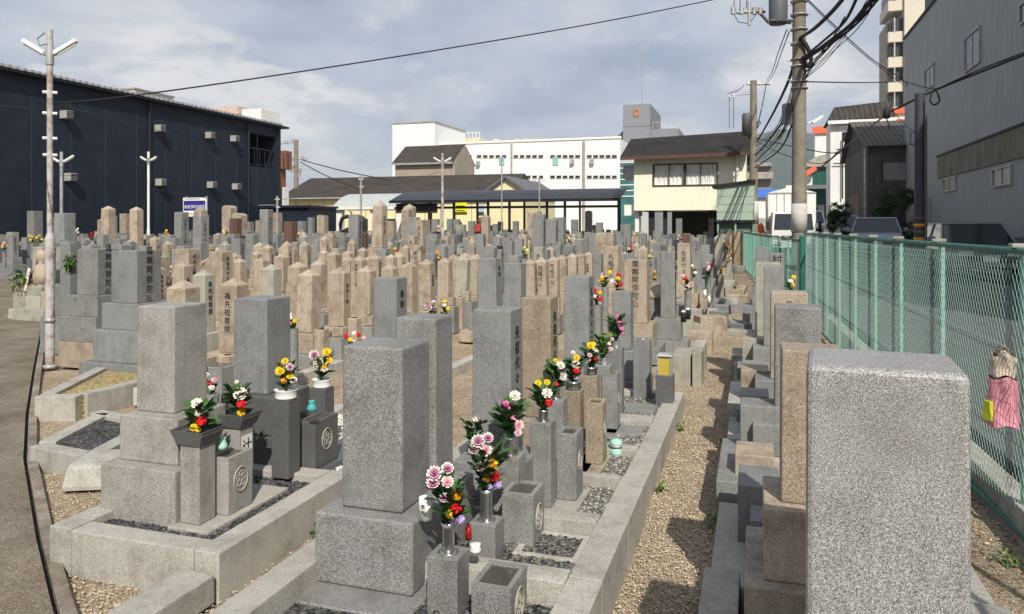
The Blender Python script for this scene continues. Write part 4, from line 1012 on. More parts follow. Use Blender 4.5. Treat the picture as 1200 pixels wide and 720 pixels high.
# labels of the crowd
COLN={'grey':'pale grey','blue':'blue grey','tan':'tan','pale':'cream','dark':'dark charcoal','rust':'red brown'}
KN={'f':'flat topped','o':'pointed','r':'round topped'}
ORD=['first','second','third','fourth','fifth','sixth','seventh','eighth','ninth','tenth','eleventh','twelfth','thirteenth','fourteenth','fifteenth','sixteenth','seventeenth']
ZN=[(110,'beside the left lamp posts'),(205,'left of the blue sign'),(300,'under the blue sign'),(390,'before the navy shed'),(470,'before the white shelter'),(600,"before the canopy's left half"),(735,"before the canopy's right half"),(2000,'before the yellow house')]
def zone(px):
    for a,s_ in ZN:
        if px<a: return s_
cells={}
for o,k,c in HAND:
    px,_,D=proj(*o.location[:2]); cells.setdefault(('nearer middle rows' if D>9.5 else 'front rows',zone(px),c,k,False),[]).append((px,o))
for o,k,c,px,D,tall,zt in FIELD:
    band='front rows' if D<9.5 else 'nearer middle rows' if D<17 else 'middle rows' if D<23 else 'back rows'
    cells.setdefault((band,zone(px),c,k,tall),[]).append((px,o))
for (band,zn,c,k,tall),lst in cells.items():
    lst.sort(key=lambda t:t[0])
    for i,(px,o) in enumerate(lst):
        nm=('tall ' if tall else '')+COLN[c]+' '+KN[k]+' gravestone'
        o['label']=(('only ' if len(lst)==1 else ORD[i]+' from left, ')+nm+', '+band+' '+zn)
        o['group']='gravestones in the crowded rows'
        # keep true word count
# squat offering blocks at the feet of the nearer stones
ob=tag(MB().box(-.09,.09,-.12,.12,0,.36).build('offering_block',M['grey'],bevel=.008,seg=1),'x','offering block'); MB().box(-.065,.065,-.095,.095,.355,.3615).build('basin_water',plainw,ob)
ob2=tag(MB().box(-.065,.065,-.065,.065,0,.52).build('offering_block',M['tan'],bevel=.008,seg=1),'x','offering block'); MB().lathe([(0,.5205),(.035,.5205),(.035,.525),(0,.5252)],n=10).build('socket',M['cable'],ob2)
random.seed(21); OB=[]
for g_,k_,c_ in HAND+[(f[0],f[1],f[2]) for f in FIELD if f[4]<15]:
    gx_,gy_=g_.location[:2]
    for q_,(dx_,dy_) in zip((ob,ob2,ob2),((.42,0),(.34,-.2),(.34,.2))):
        if random.random()<.22: continue
        n_=dup(q_,(gx_+dx_+random.uniform(-.03,.03),gy_+dy_,0),0,(1,1,random.uniform(.8,1.25))); OB.append(n_)
        px_,_,D_=proj(n_.location.x,n_.location.y)
        n_['label']='small stone '+('basin block' if q_ is ob else 'flower post')+' beside the crowded gravestones, '+('closest rows ' if D_<9.5 else 'middle rows ')+zone(px_); n_['group']='offering stones, '+('closest rows ' if D_<9.5 else 'middle rows ')+zone(px_)
for q_ in(ob,ob2):
    for ch in list(q_.children): bpy.data.objects.remove(ch)
    bpy.data.objects.remove(q_)
# low kerbs that run along the rows
for j in range(11):
    x=-3.9-1.42*1.0*j; y0=6+j*.55; 
    if inpoly(x-.5,y0,GUTP): y0+=4
    o=MB().box(-.06,.06,0,9.5,-.03,.11).build('row_kerb',M['kerb'],bevel=.01,seg=1,loc=(x+.62,y0,0))
    tag(o,'long low stone kerb running between the crowded grave rows','stone kerb','low kerbs between the grave rows')
# ---- cleared corner with stacked blocks near the end of the gravel path
def pxblock(label,p0,p1,ytop,ybase,d,mat,zt=None,rz=0,cat='stone block'):
    D=FP*CH/(ybase-HY); k=(p0-600)/FP; w=(p1-p0)/FP*D/(CA+k*SA); x,yy=at(p0,D); h=CH-(ytop-HY)*D/FP
    o=MB().box(-w/2,w/2,-d/2,d/2,-.02,h).build('stone_block',M[mat],bevel=.01,loc=(x+w/2,yy+d/2,0),rz=rz); PLACED.append((x+w/2,yy+d/2,w/2)); return tag(o,label,cat)
pxblock('wide pale granite block in the low stack at the end of the kerb',787,809,416,450,.55,'pale')
pxblock('narrow pale granite block right beside the wide one in the low stack',811,822,414,452,.5,'pale')
pxblock('pale granite block just behind the low pair',812,826,404,436,.4,'kerb')
pxblock('tan stone slab bridging the low stack near the path end',806,834,388,412,.35,'tan')
pxblock('short grey upright block with small ornaments before the rubble',797,812,371,398,.2,'pale')
pxblock('blue grey plinth block behind the short upright block',768,800,358,382,.8,'blue')
pxblock('blue grey upper block carrying the pale lettered gravestone',766,799,343,368,.4,'blue')
pxblock('flat kerb stone behind the stack of pale blocks',776,822,378,392,.3,'pale')
pxblock('tan cracked slab right of the rubble near the fence',838,858,372,384,.5,'tan')
pxblock('upper tan cracked slab near the fence',838,860,352,362,.5,'tan')
pxblock('grey slab beyond the cracked tan slabs',838,861,330,340,.8,'conc2' if 'conc2' in M else 'kerb')
pxblock('low pale slab among the rubble left of the cracked slabs',818,836,361,372,.4,'pale')
pxblock('second low pale slab among the rubble, farther back',822,838,346,356,.5,'kerb')
pxblock('third low slab among the rubble beside white ornaments',820,846,332,342,.5,'pale')
pxblock('squat pale block among the rubble below the red flowers',829,838,330,346,.3,'pale')
pxblock('far low slab before the tan hoarding',828,852,312,321,.8,'tan')
pxblock('grey upright post block right of the pale lettered stone',800,810,345,372,.14,'blue')
pxblock('grey arched marker beside the red flowers',816,824,318,352,.15,'grey')
random.seed(5)
for i in range(90):
    px=random.uniform(802,868); y=random.uniform(300,392)
    if px<815 and y>350: continue
    x,yy=ground(px,y); s_=random.uniform(.08,.24)
    o=MB().box(-s_,s_,-s_*.7,s_*.7,-.02,random.uniform(.06,.3)).build('rubble_stone',random.choice([M['pale'],M['kerb'],M['kerb'],M['tan'],M['grey'],M['blue']]),bevel=.015,loc=(x,yy,0),rz=random.uniform(-.5,.5))
    tag(o,'loose squared rubble stone in the cleared corner by the far fence','stone','rubble stones in the cleared corner')
# stone lantern and ball
e=empty('stone_lantern',(*ground(776,408),0),'old stone lantern with a tan saucer shaped roof before the pale blocks','stone lantern')
MB().cbox(0,0,0,.26,.26,.12).cbox(0,0,.12,.17,.17,.42).cbox(0,0,.54,.2,.2,.16).build('post',M['grey'],e,bevel=.012)
MB().lathe([(0,.70),(.27,.71),(.28,.735),(.2,.80),(.09,.88),(.03,.90),(0,.90)],n=20).build('roof',M['tan'],e)
o=MB().lathe([(0,0),(.12,.03),(.16,.13),(.12,.25),(0,.28)],n=16).build('stone_ball',M['tan'],loc=(*ground(785,397),.05)); tag(o,'rounded tan stone ball beside the stone lantern','stone')
MB().cbox(0,0,-.06,.16,.16,.06).build('base',M['grey'],o)
# ================================================================ PEBBLES
random.seed(3)
def pebbles(name,label,regions,n,size,mats,z,flat=.5,zf=None):
    mb=MB()
    for i in range(n):
        (x0,x1,y0,y1)=random.choices(regions,[(r[1]-r[0])*(r[3]-r[2]) for r in regions])[0]
        x,y=random.uniform(x0,x1),random.uniform(y0,y1); s=size*random.uniform(.5,1.4)
        zz_=z if zf is None else zf(x,y)
        if zz_ is None: continue
        E_=Euler((random.uniform(-.5,.5),random.uniform(-.5,.5),random.uniform(0,6.3))).to_matrix()
        vs=[]
        for v in((-1,0,0),(0,-.8,0),(1,0,0),(0,.8,0),(0,0,.6),(0,0,-.6)):
            u=E_@Vector((v[0]*random.uniform(.7,1.2),v[1]*random.uniform(.7,1.2),v[2]*flat*1.4)); vs.append((x+u.x*s,y+u.y*s,zz_+u.z*s+s*.25))
        mb.add(vs,[(0,1,4),(1,2,4),(2,3,4),(3,0,4),(1,0,5),(2,1,5),(3,2,5),(0,3,5)],random.randrange(len(mats)))
    return tag(mb.build(name,mats),label,kind='stuff')
gv=lambda n,c:plain(n,c,.8,var=.25,scale=60)
tanp=[gv('tan pebble',(.50,.40,.27)),gv('straw pebble',(.62,.52,.36)),gv('brown pebble',(.26,.19,.13)),gv('grey pebble',(.36,.34,.30))]
blp=[gv('black pebble',(.025,.025,.028)),gv('charcoal pebble',(.06,.06,.062)),gv('slate pebble',(.12,.12,.125))]
grp=[gv('olive grey pebble',(.17,.17,.14)),gv('light grey pebble',(.36,.35,.31)),gv('mid grey pebble',(.10,.10,.09))]
whp=[gv('white pebble',(.72,.70,.65)),gv('cream pebble',(.6,.56,.48))]
pebbles('path_gravel','tan gravel and leaf chips on the narrow paths between graves',[(-.61,-.18,2.2,7)]*3+[(-.62,-.2,7,12)],17000,.0058,tanp,-.014)
pebbles('corner_gravel','tan gravel and chips around the lower left kerbs',[(-3.6,-2.3,1.9,2.9)]*2+[(-2.32,-1.95,2.2,5.5),(-5.2,-3.3,3.0,6.4)],17000,.0062,tanp,-.014,zf=lambda x,y: None if inpoly(x,y,GUTP) else -.012)
pebbles('fence_litter','dry leaf litter and chips along the fence foot',[(.5,1.7,1.9,8)],2500,.012,tanp,-.01)
# beds of gravel inside plots
def bed(x0,x1,y0,y1,z,mat,lab): tag(MB().box(x0,x1,y0,y1,-.03,z).build('gravel_bed',mat),lab,kind='stuff')
bed(-3.34,-2.437,2.99,3.89,.165,blackg,'bed of black gravel in the lower left plot')
pebbles('black_gravel','glossy black gravel in the lower left plot',[(-3.33,-2.44,2.99,3.89)],6800,.0115,blp,.165)
greyg=pebbly('grey gravel',[(.07,.07,.06),(.2,.2,.17),(.33,.32,.28),(.13,.13,.11)],60,1)
bed(-3.34,-2.437,4.095,5.53,.15,greyg,'bed of grey gravel beneath white chips')
pebbles('white_gravel','white gravel round the dark crested offering block',[(-3.33,-2.44,4.1,5.53)],5600,.012,whp,.15)
for i,(y0,y1,z) in enumerate([(2.27,3.01,.12),(3.15,3.67,.15),(3.81,4.37,.155),(4.51,5.13,.115),(5.27,5.93,.125),(6.07,6.97,.12)]):
    bed(-1.83,-.747,y0,y1,z,greyg if i else blackg,['bed of dark gravel in the nearest path plot','bed of dark gravel round the sunken basin','bed of grey gravel below the grey flower posts','bed of grey gravel round the green jar','bed of gravel round the paving slabs','bed of gravel in the last low plot'][i])
    pebbles('plot_gravel',['dark gravel in the nearest path plot','dark gravel round the sunken basin','grey gravel by the grey flower posts','grey gravel round the green jar','olive gravel round the paving slabs','olive gravel in the last low plot'][i],[(-1.45,-.75,y0,y1)],1900,.012,(blp+grp[:1]) if i<2 else grp,z)
# ================================================================ FLOWERS
def blade(mb,p,d,l,w,mi,bend=.3):
    d=d.normalized(); s=d.cross(Vector((0,0,1))); s=s if s.length>.05 else Vector((1,0,0)); s.normalize()
    s=(s+Vector((random.uniform(-.5,.5),random.uniform(-.5,.5),random.uniform(-.4,.4)))).normalized()
    pts=[]
    for t,ww in((0,.15),(.35,1),(.7,.8),(1,.02)):
        c=p+d*l*t+Vector((0,0,-bend*l*t*t)); pts+= [c-s*w*ww,c+s*w*ww]
    mb.add(pts,[(0,1,3,2),(2,3,5,4),(4,5,7,6)],mi)
def mum(c,n,r,mats,kind,parent):
    mb=MB(); n=n.normalized(); a=n.orthogonal().normalized(); b_=n.cross(a)
    if kind=='mum':
        for ring,(el,ln,cnt) in enumerate(((.15,1,13),(.6,.88,11),(1.0,.7,8),(1.35,.45,5))):
            for k in range(cnt):
                t=2*math.pi*(k+random.random()*.6)/cnt; rd=a*math.cos(t)+b_*math.sin(t); d=(rd*math.cos(el)+n*math.sin(el))
                tip=c+d*r*ln; s=rd.cross(n).normalized()*r*.16; m_=c+d*r*ln*.78
                mb.add([c-s*.5,c+s*.5,m_+s*1.2,tip+n*r*.08,m_-s*1.2],[(0,1,2,4)],0); mb.add([m_-s*1.2,m_+s*1.2,tip+s*.5+n*r*.10,tip-s*.5+n*r*.10],[(0,1,2,3)],1 if len(mats)>1 else 0)
    else:
        for k in range(46):
            d=Vector((random.gauss(0,1),random.gauss(0,1),random.gauss(0,1))).normalized()
            if d.dot(n)<-.25: d=-d
            p=c+d*r*random.uniform(.45,.8); s=Vector((random.gauss(0,1),random.gauss(0,1),random.gauss(0,1))).cross(d).normalized()*r*.33; u=s.cross(d)
            mb.add([p-s,p+u*.8+d*r*.12,p+s,p-u*.8-d*r*.1],[(0,1,2,3)],random.randrange(len(mats)))
    return mb.build('blossom',mats,parent)
def bouquet(label,x,y,z,spec,h=.26,spread=.09,leaves=34,light=False,seed=0,group=None,lean=(0,0)):
    h*=.76; leaves=int(leaves*1.2)
    random.seed(seed); e=empty('flower_bouquet',(x,y,z),label,'flowers',group)
    fb=MB()
    for i in range(leaves):
        t=random.random(); a=random.uniform(0,6.3); d=Vector((math.cos(a)*random.uniform(.5,1),math.sin(a)*random.uniform(.5,1),random.uniform(.4,1.5)))
        p=Vector((math.cos(a)*spread*.35*t+lean[0]*t,math.sin(a)*spread*.35*t+lean[1]*t,h*t*.8)); blade(fb,p,d,random.uniform(.06,.125),random.uniform(.011,.024),random.choice([0,0,1,2 if light else 1]))
    for i in range(7):
        a=random.uniform(0,6.3); fb.tube([(0,0,-.02),(lean[0]*.8+math.cos(a)*spread*.4,lean[1]*.8+math.sin(a)*spread*.4,h*.85)],.0022,4,1)
    fb.build('foliage',[M['leaf'],M['leafd'],M['leafl']],e)
    for i,(c,kind,r,dx,dz) in enumerate(spec):
        # dx: along the picture (camera right), dz: height fraction
        off=Vector((CA*dx+random.uniform(-.012,.012)+SA*.035,SA*dx-CA*.03+random.uniform(-.015,.015),h*dz)); nrm=Vector((off.x+.25,off.y-.55,.35+random.random()*.3))
        mum(off,nrm,r*random.uniform(.85,1.05),[M[k] for k in c],kind,e)
    return e
def vase(label,x,y,z,r=.034,h=.13,kind='steel',flare=1.25):
    m_={'steel':M['steel'],'white':M['white'],'dark':M['dark'],'galv':M['galv']}[kind]
    o=MB().lathe([(0,0),(r,0),(r*.97,h*.1),(r,h*.85),(r*flare,h),(r*flare-.004,h),(r*.9,h*.82),(r*.88,h*.8),(0,h*.78)],n=20).build('flower_vase',m_,loc=(x,y,z)); return tag(o,label,'vase')
PU=(['purple','pwhite'],'mum'); PK=(['pink','pwhite'],'mum'); WH=(['pwhite'],'mum'); YE=(['yellow'],'mum'); RD=(['red'],'carn'); OR=(['orange','yellow'],'carn'); LI=(['lilac'],'carn'); MG=(['magenta','pink'],'carn'); PN=(['pink','magenta'],'carn')
def S(t,r,dx,dz): return (t[0],t[1],r,dx,dz)
def onpost(k,vl,bl,spec,vr=.034,vh=.12,vk='steel',fl=1.25,zoff=.0,**kw):
    x,y,z,_=POSTS[k]; vase(vl,x,y,z-zoff+.004,vr,vh,vk,fl); return bouquet(bl,x,y,z-zoff+vh*.9,spec,**kw)
big=lambda s:[S(PU,.034,-.045,1.02),S(PU,.030,-.005,1.08),S(PU,.03,-.06,.86),S(PK,.032,.0,.84),S(OR,.033,.035,.62),S(PU,.022,-.03,.55),S(RD,.03,.04,.36),S(OR,.022,.0,.30),S(LI,.024,.06,.18),S(LI,.018,.01,.14)]
onpost('p0','tall steel vase in the nearest flower post','nearest mixed bouquet of purple, orange and red flowers, left of the gravel path',big(0),vr=.026,vh=.15,zoff=.03,h=.30,spread=.12,leaves=70,seed=1)
onpost('p1','tall steel vase in the second flower post','second mixed bouquet with purple, orange and lilac flowers and wide leaves',big(1),vr=.028,vh=.16,zoff=.02,h=.32,spread=.16,leaves=80,seed=2)
onpost('p2b','wide flared steel bowl vase','magenta and pink orchid spray in the wide steel bowl',[S(MG,.026,-.02,.95),S(MG,.026,.0,.75),S(MG,.024,.02,.55),S(PK,.03,.04,.38),S(PK,.024,.05,.2),S(WH,.03,.03,1.15),S(YE,.014,.0,.6)],vr=.045,vh=.09,fl=1.35,h=.26,spread=.14,leaves=60,seed=3)
x,y=at_px(520,530,.5,.02); bouquet('white lily flower with dark leaves behind the second bouquet',x+.12,y+.12,.50,[S(WH,.04,.03,.95),S(LI,.02,.05,.3),S((['orange'],'carn'),.018,.09,.15)],h=.22,spread=.12,leaves=50,seed=4)
small=lambda a,b_:[S(YE,.022,-.02,1.05),S(YE,.018,.01,1.08),S(a,.033,.02,.72),S(b_,.03,.03,.35)]
onpost('p2','small steel cup on the slim grey post','small bouquet with yellow, white and red blooms on the slim grey post',small(WH,RD),vr=.027,vh=.055,fl=1.1,h=.20,spread=.1,leaves=45,seed=5)
onpost('p3','steel cup on the grey post behind','tall white stock and red flower bouquet with green leaves',[S(WH,.03,.02,.9),S(WH,.028,.03,.7),S(WH,.026,.04,.52),S(RD,.028,.0,.25),S(YE,.016,.0,1.05)],vr=.028,vh=.05,fl=1.1,h=.24,spread=.11,leaves=50,seed=6)
onpost('p3b','broad steel cup on the brown granite post','yellow, white and red bouquet on the brown granite post',[S(YE,.026,.02,1.0),S(WH,.03,.01,.75),S(RD,.034,.02,.5),S(PU,.018,.01,.25),S(WH,.018,.0,1.2)],vr=.05,vh=.05,fl=1.05,h=.22,spread=.1,leaves=50,seed=7)
onpost('p4','broad steel cup on the tan post','bright yellow, white and red bouquet, rightmost of the close red ones',[S(YE,.03,-.01,1.0),S(YE,.022,.02,1.05),S(WH,.03,.03,.75),S(RD,.028,.03,.42),S(PU,.02,-.01,.4),S(PK,.02,-.02,.6)],vr=.05,vh=.05,fl=1.05,h=.22,spread=.1,leaves=40,seed=8)
onpost('p5','low grey cup holding a green spray','yellow green leafy spray with pale pink buds',[S(WH,.016,.04,.6),S(PK,.018,.06,.4),S(PK,.014,.05,.8)],vr=.03,vh=.05,kind='x' if False else 'galv',h=.26,spread=.1,leaves=60,light=True,seed=9) if False else onpost('p5','low grey cup holding a green spray','yellow green leafy spray with pale pink buds',[S(WH,.016,.04,.6),S(PK,.018,.06,.4),S(PK,.014,.05,.8)],vr=.03,vh=.05,vk='galv',h=.26,spread=.1,leaves=60,light=True,seed=9)
onpost('p6','low cup holding magenta orchids','bright magenta orchid stem with dark leaves',[S(MG,.03,.02,.9),S(MG,.03,.03,.7),S(MG,.028,.04,.5),S(MG,.022,.04,.3),S(WH,.014,.06,1.0)],vr=.03,vh=.05,vk='galv',h=.30,spread=.11,leaves=55,seed=10)
def trough(k,label):
    x,y,z,_=POSTS[k]; b=MB(); h=.075; w=.088
    b.add([(-w*.8,-w*.8,0),(w*.8,-w*.8,0),(w*.8,w*.8,0),(-w*.8,w*.8,0),(-w*1.15,-w*1.0,h),(w*1.15,-w*1.0,h),(w*1.15,w*1.0,h),(-w*1.15,w*1.0,h)],[(0,3,2,1),(0,1,5,4),(1,2,6,5),(2,3,7,6),(3,0,4,7)])
    b.add([(-w*1.08,-w*.93,h*.7),(w*1.08,-w*.93,h*.7),(w*1.08,w*.93,h*.7),(-w*1.08,w*.93,h*.7)],[(0,1,2,3)])
    b.add([(-w*1.08,-w*.93,h*.7),(w*1.08,-w*.93,h*.7),(w*1.08,w*.93,h*.7),(-w*1.08,w*.93,h*.7),(-w*1.08,-w*.93,h),(w*1.08,-w*.93,h),(w*1.08,w*.93,h),(-w*1.08,w*.93,h)],[(0,4,5,1),(1,5,6,2),(2,6,7,3),(3,7,4,0)])
    b.add([(-w*1.15,-w,h),(w*1.15,-w,h),(w*1.08,-w*.93,h),(-w*1.08,-w*.93,h)],[(0,1,2,3)]); b.add([(w*1.15,-w,h),(w*1.15,w,h),(w*1.08,w*.93,h),(w*1.08,-w*.93,h)],[(0,1,2,3)])
    tag(b.build('flower_trough',M['dark'],loc=(x,y,z+.002)),label,'flower trough'); return x,y,z+h*.7
x,y,z=trough('b0','dark stone trough on the post left of the crested block')
bouquet('red, white and yellow flowers in the left dark trough',x,y,z,[S(WH,.032,-.01,1.0),S(WH,.028,.0,.72),S(RD,.036,.03,.42),S(YE,.024,-.02,.2),S(YE,.016,.02,.15)],h=.20,spread=.10,leaves=60,seed=11)
x,y,z=trough('b1','dark stone trough on the post with the 辻 plate')
bouquet('red, white and yellow flowers in the dark trough above the 辻 plate',x,y,z,[S(WH,.04,.04,.72),S(RD,.038,.03,.42),S(YE,.026,.03,.14),S(WH,.014,.0,1.1)],h=.24,spread=.09,leaves=60,seed=12)
onpost('b2','white bowl vase on the dark post','yellow and purple flower bunch in a white bowl, left of the purple one',[S(YE,.032,-.02,.75),S(YE,.026,.03,.55),S(PU,.026,.03,.9),S((['yellow','orange'],'carn'),.026,.0,.4),S(WH,.024,.05,.4),S(YE,.022,.0,1.1)],vr=.065,vh=.05,vk='white',fl=1.1,h=.22,spread=.09,leaves=40,seed=13)
onpost('b3','white bowl vase on the farther dark post','purple, white and yellow chrysanthemum bunch in a white bowl',[S(PU,.034,-.035,.95),S(YE,.032,.03,1.05),S(WH,.036,-.02,.65),S(WH,.034,.02,.48),S(YE,.026,.05,.75),S(YE,.022,.04,.55)],vr=.06,vh=.05,vk='white',fl=1.1,h=.24,spread=.09,leaves=40,seed=14)
# simple bunches scattered through the rows, each with its own colours
BUN=[(248,452,.5,'pale pink and red bunch behind the pale speckled gravestone',(WH,PK,RD)),(340,440,.62,'',()),(412,400,.6,'white and red bunch at the foot of the tan pillars, left of a twin',(WH,RD,YE)),(425,402,.6,'crimson bunch right of the white one at the tan pillars',(RD,PK,YE)),(343,378,.75,'pink and white bunch between the tan pillars',(PK,WH,YE)),(520,362,.9,'yellow and white bunch above the speckled gravestone',(YE,WH)),
(506,362,.9,'small mauve bunch left of the yellow one',(PU,)),(700,352,.75,'red and yellow bunch right of the tall grey gravestone',(RD,YE,WH)),(709,332,.8,'yellow bunch with red centre in the middle rows',(YE,PU,OR)),(714,326,.8,'second yellow topped bunch close beside the first',(YE,YE,OR)),(724,336,.75,'dark red bunch beside the yellow pair',(RD,YE,WH)),(718,308,.85,'small red and white bunch above the yellow pair',(RD,WH)),(732,306,.85,'white and pale yellow bunch beside the tan lettered stone',(WH,YE,WH)),
(760,310,.9,'bright yellow bunch beside the tan lettered stone',(YE,YE,YE)),(768,303,.9,'yellow and pink bunch just right of the bright yellow one',(YE,PK)),(772,296,.9,'orange yellow bunch above the pale grey lettered stone',(YE,OR)),(806,336,.7,'pink and red bunch on the grey post before the rubble',(PK,RD,YE,PK)),(813,322,.75,'white and magenta bunch before the rubble',(WH,MG,YE)),(819,303,.8,'tall red and orange bunch with dark leaves',(RD,OR,RD)),(829,302,.8,'small crimson bunch beside the tall red one',(RD,MG)),(830,318,.7,'pink bunch low beside the arched marker',(PK,RD,WH)),(840,296,.8,'leafy bunch near the hoarding',(WH,)),(846,290,.85,'pale yellow bunch in front of the tan hoarding',(YE,WH)),(851,291,.85,'reddish bunch beside the pale yellow one at the hoarding',(OR,RD)),
(925,337,.85,'yellow flower on white paper between the stones and green fence',(YE,WH)),(38,283,1.1,'tall golden lilies bunch at far left behind the lamp post',(YE,YE,OR)),(48,283,1.1,'right hand golden bunch at far left behind the lamp post',(YE,YE)),(5,292,1.0,'brownish pink bunch at the left edge',(PK,OR)),(14,290,1.0,'pinkish bunch next to the left edge',(PK,RD)),(22,288,1.0,'mixed cream and red bunch at the far left',(WH,RD,YE)),(67,287,1.1,'white and red bunch right of the tall lamp post',(WH,RD)),(92,275,1.2,'pale pink bunch behind the pale green grey stone',(WH,PK)),(108,280,1.1,'brown red dried bunch among the left rows',(RD,)),(117,282,1.1,'faded bunch with a white bloom among left rows',(WH,)),(161,283,1.1,'white and pink bunch before the left pointed pillars',(WH,PK)),(196,277,1.2,'orange bunch on a pale stone below the blue sign',(OR,)),(242,276,1.2,'white bunch below the blue sign',(WH,YE)),(265,275,1.2,'yellow white bunch right of the blue sign',(YE,WH)),
(194,332,.8,'crimson bunch behind the blue grey lettered gravestone',(RD,MG)),(315,275,1.2,'mixed bunch beside the red brown stone',(OR,WH)),(347,276,1.2,'small orange bunch before the navy shed',(OR,YE)),(391,290,1.0,'pink white bunch before the white shelter',(PK,WH)),(370,291,1.0,'white bunch in rows before the shelter',(WH,YE)),(465,300,.95,'yellow and red bunch before the canopy pole',(YE,RD)),(513,305,.95,'orange bunch amid pillars under the canopy',(OR,YE)),(615,299,1.0,'yellow bunch behind the pillar row',(YE,WH)),(630,293,1.0,'pale yellow bunch behind the pillar row, right of another',(YE,)),(659,289,1.0,'dark red and yellow bunch right of the grey speckled stone',(RD,YE)),(667,284,1.05,'yellow and cream bunch under the canopy right half',(YE,WH)),(745,279,1.1,'orange white bunch left of the white pillar',(OR,WH)),(738,297,1.0,'small red bunch near the lettered tan stone',(RD,WH)),(797,283,1.0,'small pink bunch before the dark undercroft',(PK,))]
random.seed(77)
for i,(px,y,z,lab,cols) in enumerate(BUN):
    if not lab: continue
    D=FP*(CH-z)/(y-HY) if y>HY+6 else 22
    if D>24: D=24; z=CH-(y-HY)*D/FP
    x,yy=at(px,D); s_=max(.9,min(D/8,1.5))
    e=empty('flower_bunch',(x,yy,z-.08),lab,'flowers'); fb=MB()
    for k in range(22):
        a=random.uniform(0,6.3); blade(fb,Vector((0,0,random.uniform(0,.1)*s_)),Vector((math.cos(a),math.sin(a),random.uniform(.3,1.6))),random.uniform(.06,.11)*s_,.016*s_,random.choice([0,1,2]))
    fb.build('foliage',[M['leaf'],M['leafd'],M['leafl']],e)
    K_=max(3,len(cols)+1)
    for k in range(K_):
        c=cols[k%len(cols)]; off=Vector((random.uniform(-.06,.06)*s_,random.uniform(-.07,.0)*s_,(.05+.12*(K_-k)/K_)*s_)); mum(off,Vector((.2,-.6,.5)),.034*s_,[M[j] for j in c[0]],'carn',e)
    p_=MB().tube([(0,0,-(z-.1)),(0,0,.02)],.055,8) if z<1.0 else MB().tube([(0,0,-.5),(0,0,.02)],.05,8); p_=p_.build('holder',M['grey'] if i%3 else M['blue'],e)
random.seed(55)
pool=[(YE,WH),(RD,WH),(PK,WH),(MG,YE),(OR,YE),(WH,)]
fs=[f for f in FIELD if 9<f[4]<24]; random.shuffle(fs); FB=[]
for i,(o_,k_,c_,px_,D_,t_,zt_) in enumerate(fs[:58]):
    cols=pool[i%6]; s_=1.15; x_,y_=o_.location.x+.30,o_.location.y+random.choice([-.16,.16]); z_=.62
    e=empty('flower_bunch',(x_,y_,z_),'small '+['yellow and white','red and white','pink and white','magenta and yellow','orange and yellow','white'][i%6]+' flower bunch among the gravestones, '+('closer rows ' if D_<15 else 'farther rows ')+zone(px_),'flowers','small flower bunches: '+['yellow and white','red and white','pink and white','magenta and yellow','orange and yellow','white'][i%6]+', '+('closer rows ' if D_<15 else 'farther rows ')+zone(px_)); fb=MB()
    for k in range(14):
        a=random.uniform(0,6.3); blade(fb,Vector((0,0,random.uniform(0,.1)*s_)),Vector((math.cos(a),math.sin(a),random.uniform(.3,1.6))),random.uniform(.06,.11)*s_,.02*s_,random.choice([0,1,2]))
    fb.build('foliage',[M['leaf'],M['leafd'],M['leafl']],e)
    for k in range(3):
        c__=cols[k%len(cols)]; mum(Vector((random.uniform(-.07,.07),random.uniform(-.08,0),.08+.05*k)),Vector((.2,-.6,.5)),.042,[M[j] for j in c__[0]],'carn',e)
    MB().cbox(0,0,-z_,.11,.11,z_).build('holder',M['grey'] if i%2 else M['tan'],e)
# shrub in vase & potted plants at left
def shrub(label,x,y,z,r,h,n,leafsize,mats,trunk=True,name='shrub',cat='plant',seed=0,pot=None):
    random.seed(seed); e=empty(name,(x,y,z),label,cat); mb=MB()
    cl=[(Vector((random.uniform(-1,1)*r*.7,random.uniform(-1,1)*r*.7,h*random.uniform(.15,.95))),r*random.uniform(.25,.5)) for _ in range(14)]
    for i in range(n):
        c,cr=random.choice(cl); d=Vector((random.gauss(0,1),random.gauss(0,1),random.gauss(0,1))).normalized()
        blade(mb,c+d*cr*random.uniform(.5,1),d+Vector((0,0,.2)),leafsize*random.uniform(.7,1.4),leafsize*.28,random.randrange(len(mats)))
    mb.build('foliage',mats,e)
    if trunk:
        t=MB().tube([(0,0,0),(0,0,h*.5)],max(.01,r*.06),6)
        for c,cr in cl[:6]: t.tube([(0,0,h*.25),tuple(c)],max(.006,r*.025),5)
        t.build('trunk',M['bark'],e)
    if pot: pot(e)
    return e
x,y=at(83,9.9); shrub('small leafy branch bunch on a post beside the pale green grey gravestone',x,y,1.05,.09,.27,160,.05,[M['leaf'],M['leafl'],M['leafd']],seed=4,pot=lambda e:MB().cbox(0,0,-1.02,.11,.11,1.03).build('holder',M['blue'],e))
x,y=ground(30,375); 
def box_pot(e): MB().cbox(0,0,-.5,.28,.28,.5).build('planter',M['pale'],e,bevel=.02)
shrub('green leafy plant in a pale square planter beside the left path',x,y,.5,.2,.4,220,.07,[M['leaf'],M['leafl']],seed=5,pot=box_pot)
pxblock('low pale concrete block beside the square planter',32,55,345,375,.5,'pale'); pxblock('tan kerb step near the planter at left',14,50,362,378,.9,'pale')
